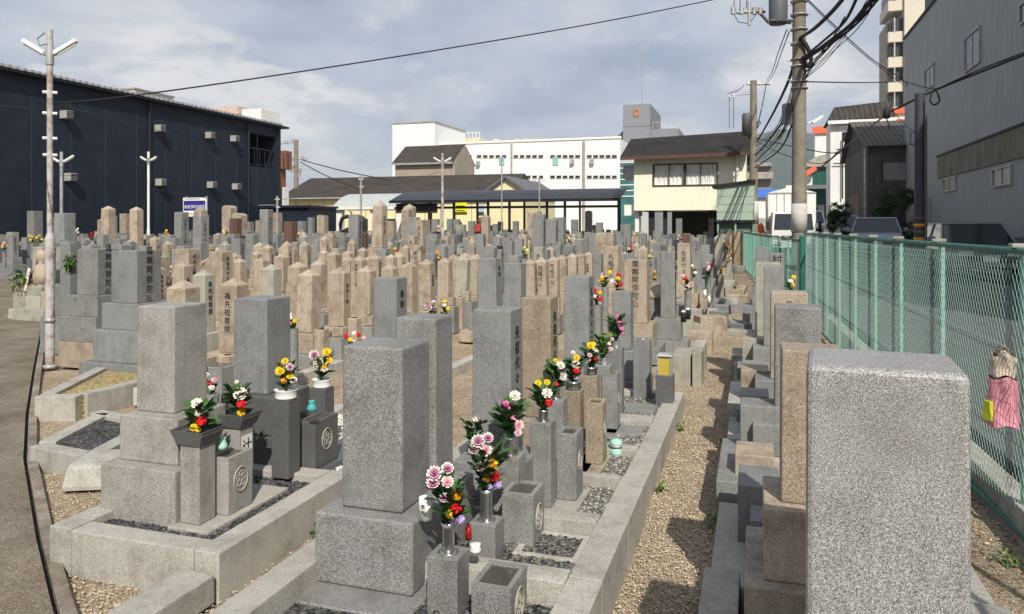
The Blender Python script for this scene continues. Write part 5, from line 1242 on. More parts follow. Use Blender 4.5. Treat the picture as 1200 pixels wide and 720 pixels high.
# statue with white sack at the left path side
x,y=ground(50,375); e=empty('stone_statue',(x,y,0),'small stone figure with a pinkish cloth by the tall lamp post','statue')
MB().cbox(0,0,0,.36,.36,.62).build('pedestal',M['pale'],e,bevel=.02)
MB().lathe([(0,.62),(.15,.64),(.16,.8),(.12,.98),(.06,1.03),(.095,1.09),(.11,1.17),(.07,1.26),(0,1.28)],n=16).build('figure',M['tan'],e)
b=MB(); b.add([(-.22,-.12,.95),(-.14,-.16,.95),(-.2,-.2,.55),(-.3,-.14,.5),(-.2,-.1,.93),(-.12,-.14,.93),(-.18,-.18,.53),(-.28,-.12,.48)],[(0,1,2,3),(4,7,6,5),(0,4,5,1),(1,5,6,2),(2,6,7,3),(3,7,4,0)]); b.build('cloth',plain('pink white cloth',(.75,.58,.57),.8),e)
# jizo beside the tall grey stone
x,y=at_px(661,365,1.0,.12); e=empty('stone_statue',(x+.02,y-.1,0),'slim standing stone figure before the tall blue grey gravestone','statue')
MB().cbox(0,0,0,.22,.22,.48).build('pedestal',M['blue'],e,bevel=.01)
MB().lathe([(0,.48),(.07,.49),(.075,.55),(.06,.75),(.045,.85),(.025,.875),(.042,.90),(.047,.94),(.03,.985),(0,.99)],n=14).build('figure',M['pale'],e)
# little jars and cups
def jar(label,x,y,z,prof,mat,name='jar',extra=None):
    o=MB().lathe(prof,n=18).build(name,mat,loc=(x,y,z)); tag(o,label,name.replace('_',' ')); return o
mint=plain('mint ceramic',(.36,.62,.50),.35); teal=plain('teal ceramic',(.08,.35,.38),.3)
x,y=ground(722,533,.12); o=jar('mint green lidded ceramic jar on the grey gravel by the kerb',x,y,.115,[(0,0),(.04,0),(.047,.02),(.042,.045),(.028,.06)],mint)
MB().lathe([(.028,.06),(.042,.075),(.044,.095),(.03,.11),(0,.115)],n=18).build('lid',mint,o); MB().lathe([(.0285,.058),(.045,.062),(.045,.074),(.03,.077)],n=18).build('band',M['galv'],o)
x,y=at_px(350,470,.64,.05); jar('teal ceramic incense cup on the dark block',x+.05,y,.58,[(0,0),(.027,0),(.031,.02),(.022,.034),(.016,.052),(.022,.062),(0,.063)],teal,'incense_cup')
x,y=at_px(246,512,.6,.05); jar('mint coloured cup beside the granite crested block',x,y+.04,.52,[(0,0),(.024,0),(.028,.02),(.02,.034),(.018,.054),(.023,.064),(0,.065)],mint,'incense_cup')
for (px,yy_,z,lab) in((606,556,.41,'white ceramic incense burner with a metal tube on the dark grey block'),(797,0,0,'')):
    if not lab: continue
    x,y=at_px(px,yy_,z,.0); x-=.03; y+=.06
    o=MB().lathe([(0,0),(.045,0),(.05,.012),(.045,.024),(.05,.036),(.042,.046),(0,.046)],n=18).build('incense_burner',M['white'],loc=(x,y,.402)); tag(o,lab,'incense burner')
    MB().lathe([(0,.046),(.018,.046),(.018,.11),(.014,.11),(.014,.07),(0,.07)],n=12).build('tube',M['steel'],o)
x,y=at(499,3.22); o=jar('white paper cup with black print on the foreground plinth',x,y,.442,[(0,0),(.026,0),(.030,.095),(.027,.095),(.024,.01),(0,.01)],M['white'],'cup')
text('南無',.022,M['ink'],o,FRONT(0,-.031,.05),name='print',ext=.0003)
x,y=at(549,3.28); o=jar('small red glass candle holder behind the nearest bouquet',x,y,.33,[(0,0),(.014,0),(.014,.05),(.01,.052),(.006,.07),(0,.071)],plain('red glass',(.3,.01,.01),.2),'candle')
x,y=at(557,3.22); jar('small white ceramic dish beside the red candle',x,y,.30,[(0,0),(.022,0),(.026,.015),(.02,.025),(.024,.04),(0,.042)],M['white'],'dish')
for i,(px,yy_,z0) in enumerate(((729,360,.8),(801,372,.72),(806,369,.72),(831,352,.4),(845,310,.5),(826,345,.5))):
    x,y=at(px,FP*(CH-z0)/(yy_-HY)); 
    o=MB().lathe([(0,0),(.03,0),(.032,.09),(.024,.11),(0,.11)],n=12).build('cup',M['white'] if i not in(1,2) else M['cable'],loc=(x,y,z0-.05)); tag(o,['white cup beside the tan lettered gravestone','dark cup on the short upright block','second dark cup on the short upright block','white cup at the foot of the arched marker','white ornament far along the rubble','white paper roll among the rubble stones'][i],'cup')
    MB().lathe([(.026,.108),(.012,.125),(0,.126)],n=12).build('lid',M['white'],o)
# gold framed lantern box near the dark posts
x,y,z,_=POSTS['p8']; e=empty('lantern_box',(x+.0,y,z),'small yellow glass candle box with dark frame on the short dark post','candle box')
MB().cbox(0,0,0,.10,.10,.16).build('glass',plain('amber pane',(.42,.33,.06),.3),e)
b=MB()
for a in(-1,1):
    for c in(-1,1): b.cbox(a*.055,c*.055,0,.012,.012,.17)
b.cbox(0,0,.165,.14,.14,.02,0,.02); b.build('frame',M['galv'],e)
# ================================================================ FENCES
def fence(label,P0,P1,h,posts,pm,wm,pitch,group=None,base=.0,top=True,bays=True):
    P0=Vector((*P0,0)); P1=Vector((*P1,0)); Ln=(P1-P0).length; u=(P1-P0)/Ln
    ang=math.atan2(u.y,u.x); e=empty('chain_link_fence',(P0.x,P0.y,base),label,'fence',None,ang)
    mb=MB(); r=.0017; n=int(Ln/pitch); H_=h-.07; z0=.05
    # wires: every wire is a zigzag woven upright strand; here each as crossed diagonals across the full height
    k=H_*.62
    i=-int(k/pitch)
    while i*pitch<Ln:
        for sgn in(1,-1):
            a=i*pitch; xa,xb=(a,a+k) if sgn>0 else (a+k,a); za,zb=z0,z0+H_
            # clip to [0,Ln]
            def cl(xa,za,xb,zb):
                pts=[(xa,za),(xb,zb)]
                out=[]
                for (x,z) in pts:
                    if x<0: t=(0-xa)/(xb-xa); x,z=0,za+(zb-za)*t
                    if x>Ln: t=(Ln-xa)/(xb-xa); x,z=Ln,za+(zb-za)*t
                    out.append((x,z))
                return out
            (p,q_),(s,t)=cl(xa,za,xb,zb)
            if abs(p-s)>.01: mb.tube([(p,.003*sgn,q_),(s,.003*sgn,t)],r,3,0,cap=False)
        i+=1
    mb.build('wire_mesh',wm,e)
    MB().tube([(0,0,h),(Ln,0,h)],.018,8).build('top_rail',pm,e); MB().tube([(0,0,.05),(Ln,0,.05)],.018,8).build('bottom_rail',pm,e)
    for j in(.35,.65):
        MB().tube([(0,-.01,h*j),(Ln,-.01,h*j)],.0022,4).build('tension_wire',wm,e)
    for s in posts:
        o=MB().box(s-.024,s+.024,-.055,-.026,-.05,h+.015).build('post',M['greenl'],e,bevel=.006); MB().box(s-.03,s+.03,-.062,.03,h+.0165,h+.04).build('bracket',M['pale'],o,bevel=.006)
    return e
fx=lambda Y:1.36-.047*(Y-4.63)
Pn=(fx(.6),.6); Pf=(fx(14.9),14.9)
def postY(px):
    Y=8.
    for _ in range(40):
        X=fx(Y); k=(px-600)/FP; Y=X*(CA+k*SA)/(-SA+k*CA)
    return Y
pys=[postY(p) for p in(1191,1097,1050,1021,998,980,966,954)]
print('post Y',pys)
pys=[.9,2.3,3.5]+pys if pys[0]>4.4 else [1,2.4]+pys
fence('near green chain link fence with pale posts, running along the road',Pn,Pf,1.565,[(y-.6)*1.0011 for y in pys],M['green'],M['wirel'],.052)
Qa=at(936,12.6); Qb=at(871,30)
fence('farther green chain link fence leading to the pale green shed',Qa,Qb,1.46,[.05,2,4,6,8,10,12,14,16,17.3],M['green'],M['wire'],.07)
o=MB().tube([(0,0,0),(0,0,1.52)],.05,8).build('fence_end_post',M['green'],loc=(Qa[0]+.05,Qa[1]-.1,0)); tag(o,'thick green end post where the two fences meet','post'); MB().lathe([(.055,1.52),(.03,1.55),(0,1.555)],n=8).build('cap',M['green'],o)
# pink bag hung on the fence
bx_,by_=1.385,4.66
Yb=postY(1192); bx_=fx(Yb)-.07
e=empty('plastic_bag',(bx_,Yb,.77),'crumpled pink plastic bag with yellow patch hanging on the chain link fence','bag')
def crumple(w,d,h,z0,n,seed,tap):
    random.seed(seed); mb=MB(); rows_=9
    for i in range(rows_+1):
        t=i/rows_
        for j in range(n):
            a=2*math.pi*j/n; rr=(1-tap*t)*(1+.14*math.sin(a*5+t*4)+.06*random.uniform(-1,1)); mb.v.append((math.cos(a)*d*rr,math.sin(a)*w*rr+ .01*math.sin(t*5),z0+h*t+.012*math.sin(a*3)))
    for i in range(rows_):
        for j in range(n): mb.f.append((i*n+j,i*n+(j+1)%n,(i+1)*n+(j+1)%n,(i+1)*n+j)); mb.m.append(0); mb.sm.append(True)
    mb.add(mb.v[:n],[tuple(reversed(range(n)))]); return mb
pinkb=plain('pink plastic',(.60,.25,.30),.35,spec=.5,var=.15,scale=25)
crumple(.10,.08,.26,-.15,22,3,.25).build('body',pinkb,e)
MB().add([(-.075,-.09,-.12),(-.105,-.03,-.12),(-.095,-.03,-.02),(-.08,-.07,-.02),(-.05,-.06,-.12),(-.08,.0,-.12),(-.07,.0,-.02),(-.05,-.04,-.02)],[(0,1,2,3),(4,7,6,5),(0,4,5,1),(1,5,6,2),(2,6,7,3),(3,7,4,0)]).build('patch',plain('lime patch',(.55,.62,.03),.4),e)
e=empty('rag',(bx_,Yb-.01,.935),'cream rag knotted on the fence above the pink bag','rag')
crumple(.055,.06,.12,-.05,20,8,.1).build('cloth',plain('cream rag cloth',(.50,.42,.33),.9,var=.3,scale=30),e); crumple(.03,.03,.04,.07,16,9,.2).build('knot',plain('rag knot',(.4,.34,.28),.9),e)
# ================================================================ POLES, LAMPS AND WIRES
def lamp(label,px,Dd,ztop,r0=.055,r1=.038,arm=.30,mat='rustpole',span=1.0,ang=0,box=False):
    x,y=at(px,Dd); e=empty('lamp_post',(x,y,0),label,'lamp post',None,YAW+ang)
    t=MB(); t.tube([(0,0,0),(0,0,1.55)],r0,12); t.tube([(0,0,1.55),(0,0,1.62)],r0,12,0,r1); t.tube([(0,0,1.62),(0,0,ztop)],r1,10); t.build('pole',[M[mat]],e)
    MB().lathe([(r0+.002,.0),(r0+.03,.0),(r0+.03,.03),(r0+.002,.04)],n=12).build('base_flange',M['galv'],e); MB().lathe([(r0+.001,.55),(r0+.012,.55),(r0+.012,.59),(r0+.001,.59)],n=12).build('collar',M['galv'],e)
    for s_ in(-1,1):
        f=MB(); L_=.42*span; a=R(31)
        c,sn=math.cos(a),math.sin(a)
        Mx=Matrix.Translation((s_*(.06+L_/2*c),0,ztop-.28+L_/2*sn))@Matrix.Rotation(-s_*a,4,'Y')
        f.obox(Mx,L_,.07,.045); o=f.build('lamp_fixture',M['white'],e,bevel=.008)
        g_=MB(); g_.tube([tuple((Mx@Vector((-L_/2+.03,0,-.035)))),tuple((Mx@Vector((L_/2-.03,0,-.035))))],.014,8); g_.build('tube',M['white'],o)
    b=MB(); b.tube([(-.075,0,ztop-.29),(.075,0,ztop-.29)],.022,6); b.tube([(0,0,ztop-.42),(0,0,ztop-.2)],r1+.012,8); b.build('bracket',M['galv'],e)
    if box:
        b=MB(); 
        for z in(ztop-1.3,ztop-1.5,ztop-1.0,ztop-.75): MB().tube([(-.07,-.03,z),(.07,.03,z)],.02,6).build('insulator',M['white'],e)
        MB().tube([(-.03,-.05,ztop-.05),(-.12,-.05,ztop-.12),(-.09,-.05,ztop-.2),(0,-.05,ztop-.18)],.006,5).build('wire_loop',M['cable'],e)
    return e
lamp('tallest rust streaked white lamp post with twin tube lamps at far left',58.5,9.0,4.05,.052,.034,box=True,span=.72)
lamp('shorter grey lamp post with twin tubes just right of the tallest one',72,21.5,3.82,.06,.045,span=.8,mat='galv')
lamp('white lamp post with twin tubes in front of the navy warehouse middle',174,24.5,4.12,.05,.04,span=.55,mat='white')
lamp('pale lamp post with twin tubes before the beige upper hall',518.5,25,4.12,.06,.045,span=.65,mat='rustpole')
lamp('thin lamp post with faint twin tubes before the white factory',632,36,4.1,.055,.04,span=.7,mat='galv')
for px,D,zt,lab in((423,24,3.3,'thin metal pole before the white arched shelter'),(325,24,2.65,'thin white pole before the equipment cabinet'),(588,40,5.4,'thin dark antenna pole rising behind the black canopy')):
    x,y=at(px,D); e=empty('thin_pole',(x,y,0),lab,'pole'); MB().tube([(0,0,0),(0,0,zt)],.035,8).build('pole',M['galv'],e); MB().tube([(-.08,0,zt-.1),(.08,0,zt-.1)],.02,6).tube([(-.05,0,zt-.35),(.09,0,zt-.35)],.02,6).build('insulator',M['white'],e)
# blue shop sign before the warehouse
Ysg=21; x0,z1=PY(214.5,232,Ysg); x1,z0=PY(241.5,254,Ysg)
e=empty('sign_board',((x0+x1)/2,Ysg,0),'white framed blue sign reading 海老伊石材店 before the navy warehouse','sign'); w_=(x1-x0)/2
MB().box(-w_,w_,0,.06,z0,z1).build('board',M['white'],e); hh=z1-z0
MB().box(-w_+.03,w_-.03,-.006,0,z1-hh*.68,z1-hh*.16).build('blue_panel',plain('deep blue sign paint',(.03,.025,.20),.5),e)
text('海老伊石材店',(w_*2)/6.6,M['white'],e,FRONT(0,-.008,z1-hh*.5),name='lettering',vertical=False)
text('墓石・霊園工事',(w_*2)/9,plain('red lettering',(.6,.05,.04),.6),e,FRONT(0,-.002,z1-hh*.82),name='lettering',vertical=False) if False else None
rl_=MB()
for k in range(6): rl_.box(-w_+.1+k*.06,-w_+.13+k*.06,-.003,0,z0+.06,z0+.12)
rl_.build('red_marks',plain('red marks',(.6,.12,.08),.6),e)
tm=MB()
for k in range(14): tm.box(-w_+.08+k*.045,-w_+.108+k*.045,-.003,0,z1-.062,z1-.03)
tm.build('black_marks',M['ink'],e)
for s_ in(-w_+.06,w_-.06): MB().tube([(s_,.1,0),(s_,.1,z1+.05)],.03,8).build('post',M['galv'],e)
# utility poles
def upole(label,x,y,h,r0,r1,band=None):
    e=empty('utility_pole',(x,y,0),label,'utility pole')
    MB().tube([(0,0,0),(0,0,h)],r0,20,0,r1).build('pole',plain('concrete pole',(.24,.215,.175),.85,var=.15,grime=.5) if 'cp' not in KIDS else KIDS['cp'],e); KIDS['cp']=e.children[0].data.materials[0]
    if band: MB().lathe([(r0*.99,band[0]),(r0*1.02+.004,band[0]),(r0*1.0+.004,band[1]),(r0*.97,band[1])],n=20).build('white_band',plain('dull white wrap',(.50,.49,.46),.6,var=.08,grime=.3),e)
    return e
ux,uy=at(936.5,15); up=upole('large concrete utility pole with transformer between the two green fences',ux,uy,9.2,.148,.115,(CH+(HY-272)*15/FP,CH+(HY-239)*15/FP))
uz=lambda y:CH+(HY-y)*15/FP
tz=uz(12); dxy=lambda a,b_:(a*CA-b_*SA,a*SA+b_*CA)   # camera aligned offsets
def off(a,b_,z): return (*dxy(a,b_),z)
T=MB(); c=dxy(-.42,.0); T.lathe([(0,-.28),(.17,-.28),(.18,-.24),(.18,.42),(.15,.48),(0,.50)],(c[0],c[1],tz),18); T.build('transformer',plain('grey transformer',(.10,.11,.12),.5),up)
T=MB(); T.tube([off(-.16,0,uz(26)),off(-.62,0,uz(26)),off(-.80,0,uz(14))],.035,6); T.tube([off(-.62,-.12,uz(26)),off(-.15,-.12,uz(26))],.03,6); T.build('bracket',M['dark'],up)
T=MB(); T.tube([off(-.9,0,uz(12)),off(-.68,0,uz(14)),off(-1.25,0,uz(15))],.03,6); T.tube([off(-1.0,0,uz(2)),off(-1.0,0,uz(30))],.035,6)
T.build('support_arm',M['galv'],up)
for a_ in(-1.32,-1.15,-.9,-.78): MB().tube([off(a_,0,uz(9)),off(a_,0,uz(17))],.045,8).build('insulator',M['galv'],up)
T=MB()
for a_ in(-1.30,-1.18,-1.05): T.tube([off(a_,0,uz(10)),off(a_+.03,-.0,9.2)],.008,4)
T.tube([off(-1.3,0,uz(16)),off(-1.22,0,uz(26)),off(-1.0,0,uz(28)),off(-.85,0,uz(16))],.008,4)
for a_,b_ in((-.2,-.42),): T.tube([off(-.42,0,tz+.45),off(-.30,0,tz+.7),off(-.14,0,tz+.75)],.01,4)
T.build('drop_wire',M['cable'],up)
MB().box(-.10,.10,-.24,-.16,uz(145),uz(122)).build('box',M['dark'],up) if False else None
T=MB(); Mx=Matrix.Translation(off(-.24,0,(uz(123)+uz(145))/2))@Matrix.Rotation(YAW,4,'Z'); T.obox(Mx,.14,.2,uz(122)-uz(146)); T.build('junction_box',M['dark'],up)
T=MB(); Mx=Matrix.Translation(off(.36,0,uz(140)))@Matrix.Rotation(YAW,4,'Z')@Matrix.Rotation(R(-32),4,'Y'); T.obox(Mx,.24,.08,.05); T.tube([off(.17,0,uz(145)),off(.28,0,uz(142))],.02,6); T.build('street_light',M['white'],up)
T=MB()
for y in(2,18,35,52,70,78,96,104): T.lathe([(.150,-.012),(.168,-.012),(.168,.012),(.150,.012)],(0,0,uz(y)),16)
T.build('pole_strap',M['galv'],up)
T=MB()
for y in range(6,100,11): s_=1 if (y//11)%2 else -1; T.tube([off(s_*.13,0,uz(y)),off(s_*.24,0,uz(y))],.01,5)
T.build('step_bolt',M['galv'],up)
ux2,uy2=at(883,34); u2=upole('second concrete utility pole with crossarm beyond the pale green shed',ux2,uy2,CH+(HY-95)*34/FP,.21,.14,(CH+(HY-262)*34/FP,CH+(HY-236)*34/FP))
vz=lambda y:CH+(HY-y)*34/FP
T=MB(); T.tube([off(-.30,0,vz(99)),off(.75,0,vz(99))],.05,6); T.tube([off(-1.15,0,vz(112)),off(-.1,0,vz(110))],.03,6); T.build('crossarm',M['galv'],u2)
T=MB(); 
for a_ in(-.25,.2,.5,.72): MB().tube([off(a_,0,vz(99)),off(a_,0,vz(95))],.06,8).build('insulator',M['white'],u2)
for a_ in(-1.1,-.9): MB().tube([off(a_,0,vz(112)),off(a_,0,vz(114))],.05,6).build('insulator',M['white'],u2)
T=MB(); c=dxy(-.3,0); T.lathe([(0,-.5),(.22,-.5),(.22,.4),(.18,.5),(0,.5)],(c[0],c[1],vz(146)),14); T.build('transformer',M['dark'],u2)
random.seed(9); T=MB()
for k in range(9): T.tube([off(random.uniform(-.35,.35),0,vz(random.uniform(140,165))) for _ in range(4)],.02,4)
for a_ in(-1.1,-.9): T.tube([off(a_,0,vz(112)),off(a_,0,vz(150))],.012,4)
T.build('drop_wire',M['cable'],u2)
ux3,uy3=at(347,70); u3=upole('distant utility pole right of the navy warehouse with equipment arms',ux3,uy3,CH+(HY-164)*70/FP,.26,.2)
T=MB(); wz=lambda y:CH+(HY-y)*70/FP
T.tube([off(-1.6,0,wz(169)),off(.2,0,wz(166))],.07,6); T.tube([off(-.5,0,wz(187)),off(.9,0,wz(187))],.06,6)
for a_,y in((-.9,167),(-.4,166),(.6,185),(.85,187),(-.4,187),(-.5,200),(.4,200),(-.35,196),(.3,204)): T.tube([off(a_,0,wz(y+2)),off(a_,0,wz(y-2))],.14,6)
T.build('crossarm',M['galv'],u3)
x,y=at(1078,17.5); e=empty('steel_pole',(x,y,0),'dark steel pole with yellow striped foot before the grey factory','pole')
MB().tube([(0,0,0),(0,0,CH+(HY-110)*17.5/FP)],.13,12,0,.11).build('pole',plain('dark pole paint',(.05,.055,.07),.5),e); b=MB()
for k in range(4): b.lathe([(.128,k*.16),(.134,k*.16),(.134,k*.16+.08),(.128,k*.16+.08)],(0,0,1.35),12,k%2)
b.build('striped_band',[plain('hazard orange',(.65,.28,.02),.6),plain('faded stripe',(.12,.09,.05),.6)],e)
T=MB(); T.tube([(.1,-.12,1.2),(.1,-.12,4.6)],.03,6); T.tube([(-.13,-.02,3.9),(-.2,-.02,3.9),(-.2,-.02,3.6),(-.13,-.02,3.6)],.03,6); T.build('conduit',M['dark'],e)
# cables
def cable(label,A,B,sag,r,n=20,mat='cable',group=None):
    A=Vector(A); B=Vector(B); pts=[]
    for i in range(n+1):
        t=i/n; p=A.lerp(B,t); p.z-=sag*4*t*(1-t); pts.append(p)
    c=pts[0].copy(); o=MB().tube([p-c for p in pts],r,5).build('cable',M[mat],loc=c); tag(o,label,'cable',group); return o
def w3(px,y,D): x,yy=at(px,D); return Vector((x,yy,CH+(HY-y)*D/FP))
def pcable(label,pts,r,group=None,mat='cable'):
    # smooth curve through measured points (px,y,D)
    P_=[w3(*p) for p in pts]; out=[]
    for i in range(len(P_)-1):
        a=P_[max(i-1,0)]; b_=P_[i]; c=P_[i+1]; d=P_[min(i+2,len(P_)-1)]
        for k in range(8):
            t=k/8; out.append(.5*((2*b_)+(c-a)*t+(2*a-5*b_+4*c-d)*t*t+(3*b_-a-3*c+d)*t**3))
    out.append(P_[-1]); c0=out[0].copy()
    o=MB().tube([p-c0 for p in out],r,5).build('cable',M[mat],loc=c0); tag(o,label,'cable',group); return o
pcable('long thin cable crossing the whole sky from the tallest lamp post',[(62,122,9.05),(150,113,9.8),(300,92,10.8),(500,61,12.2),(700,27,13.8),(850,-3,15)],.011)
pcable('thin twisted cable from the tallest lamp post down to the warehouse',[(62,121,9.05),(80,126,9.9),(180,152,16),(290,181,30)],.008)
pcable('cable leaving the tallest lamp post to the left edge',[(57,129,9.05),(30,127,8.6),(-40,121,7)],.008)
pcable('lower faint wire between the lamp posts before the warehouse',[(0,214,20),(60,207,21),(120,203,22.5),(172,193,24.5)],.007)
pcable('second faint wire sagging between the lamp posts',[(72,208,21.5),(120,220,22.5),(174,211,24.5)],.007)
pcable('thin wire from the white lamp post toward the canopy pole',[(174,221,24.5),(300,237,24.3),(423,215,24)],.006)
pcable('thin wire from the shelter pole to the pale lamp post',[(423,215,24),(470,215,24.5),(518,200,25)],.006)
TB=[('thick upper black cable bundle rising right from the big utility pole',[(937,45,15),(955,33,13),(980,8,11),(1000,-20,9)],.034),
('heavy black cable bundle rising to the upper right, leftmost strand',[(941,68,15),(965,48,13),(990,25,11),(1008,-12,9)],.022),
('heavy black cable bundle rising to the upper right, middle strand',[(941,70,15),(970,50,13),(1000,26,11),(1030,-12,9)],.030),
('heavy black cable bundle rising to the upper right, right strand',[(941,72,15),(972,52,13),(1004,28,11),(1036,-10,9)],.018),
('slack black cable from the pole joining the upper right bundle',[(941,95,15),(958,70,13.6),(985,40,12),(1020,5,10),(1035,-12,9)],.014),
('black cable from lower on the pole up to the right bundle',[(942,88,15),(962,62,13.2),(975,46,12),(990,20,10.5)],.012),
('long cable crossing behind the bundle from the top to the grey factory',[(944,-3,22),(980,32,24),(1020,68,26),(1055,92,27),(1064,100,27)],.018),
('second strand of the crossing cable above the grey factory corner',[(942,-3,22),(978,33,24),(1018,69,26),(1062,102,27)],.012),
('thin level wire from the utility pole to the highrise side',[(941,96,15),(1010,97,20),(1062,96,30)],.014),
('thick twisted black cable from the utility pole down toward the far pole',[(932,70,15),(922,100,18),(905,135,24),(888,165,33)],.035),
('second twisted cable hanging from the utility pole toward the far pole',[(934,95,15),(925,128,18),(905,160,24),(885,183,33)],.03),
('third twisted cable hanging from the utility pole toward the far pole',[(934,98,15),(928,132,18),(910,165,24),(885,190,33)],.022),
('lowest twisted cable from the utility pole toward the far pole',[(934,104,15),(930,140,18),(913,176,25),(884,197,33)],.026),
('thin pair wire from transformer to far crossarm, left one',[(922,35,15),(912,62,20),(904,86,27),(897,97,34)],.012),
('thin pair wire from transformer to far crossarm, right one',[(925,37,15),(915,64,20),(907,86,27),(900,97,34)],.012),
('thin wire from crossarm dropping back along the utility pole',[(898,98,34),(893,125,30),(887,150,32)],.02),
('cable from the far pole sweeping right below the mountain',[(885,162,33),(920,170,28),(960,178,25),(985,180,24)],.018),
('cable sagging to the white building from far pole',[(885,165,33),(915,180,30),(960,192,27),(985,175,24)],.016),
('cable sloping from the factory wall across the workshop roof',[(1205,62,12),(1150,84,15),(1100,104,18),(1055,125,22),(1038,135,25),(1000,165,25),(952,205,25)],.028),
('second strand of the cable sloping along the factory wall',[(1205,60,12),(1150,81,15),(1095,106,18),(1052,128,22)],.016),
('thin cable from the factory corner to the small cable box',[(1062,96,30),(1082,102,20),(1097,104,17.5)],.016),
('wire dropping from the grey factory corner to the steel pole',[(1046,130,24),(1062,148,20),(1078,160,17.5)],.012),
('faint power line from the distant pole toward the long warehouse, upper',[(355,188,70),(400,200,66),(460,212,62)],.045),
('faint power line from the distant pole toward the long warehouse, lower',[(352,190,70),(380,205,66),(420,222,62)],.045),
('thin wires from the far crossarm to the left side',[(853,110,34),(865,106,34),(872,100,34)],.015)]
for lab,pts,r in TB: pcable(lab,pts,r)
random.seed(8)
for k in range(9):
    o_=random.uniform(-5,5); z_=random.uniform(0,26)
    pcable('thin sagging strand within the cable bundle between the two concrete utility poles',[(934+o_*.3,75+z_,15),(926+o_,112+z_*1.2+random.uniform(0,8),18),(908+o_,148+z_+random.uniform(0,6),24),(885,165+z_,33)],.009,'thin strands down the street')
for k in range(7):
    z_=random.uniform(0,30)
    pcable('thin strand within the cable bundle rising to the upper right',[(941,66+z_,15),(966+random.uniform(-3,3),46+z_*.8+random.uniform(0,5),13),(1000+random.uniform(-6,6),22+z_*.4,11),(1030+random.uniform(-12,12),-10,9)],.007,'thin strands to the upper right')
pcable('black cable loop hanging on the grey factory pole',[(1097,106,17.4),(1101,118,17.4),(1095,123,17.4),(1090,118,17.4),(1092,108,17.4)],.02)
pcable('thick looped cable slack beside the big utility pole',[(938,45,14.8),(946,56,14.8),(950,68,14.8),(949,78,14.8),(944,74,14.8),(941,66,14.8)],.045)
e=empty('cable_box',w3(1039,133,24),'small black cable junction box hanging before the workshop roof','cable box')
MB().lathe([(0,-.18),(.09,-.16),(.11,0),(.09,.16),(0,.18)],n=10).build('casing',M['cable'],e); MB().tube([(0,0,-.18),(.1,0,-.5)],.02,5).build('lead',M['cable'],e)
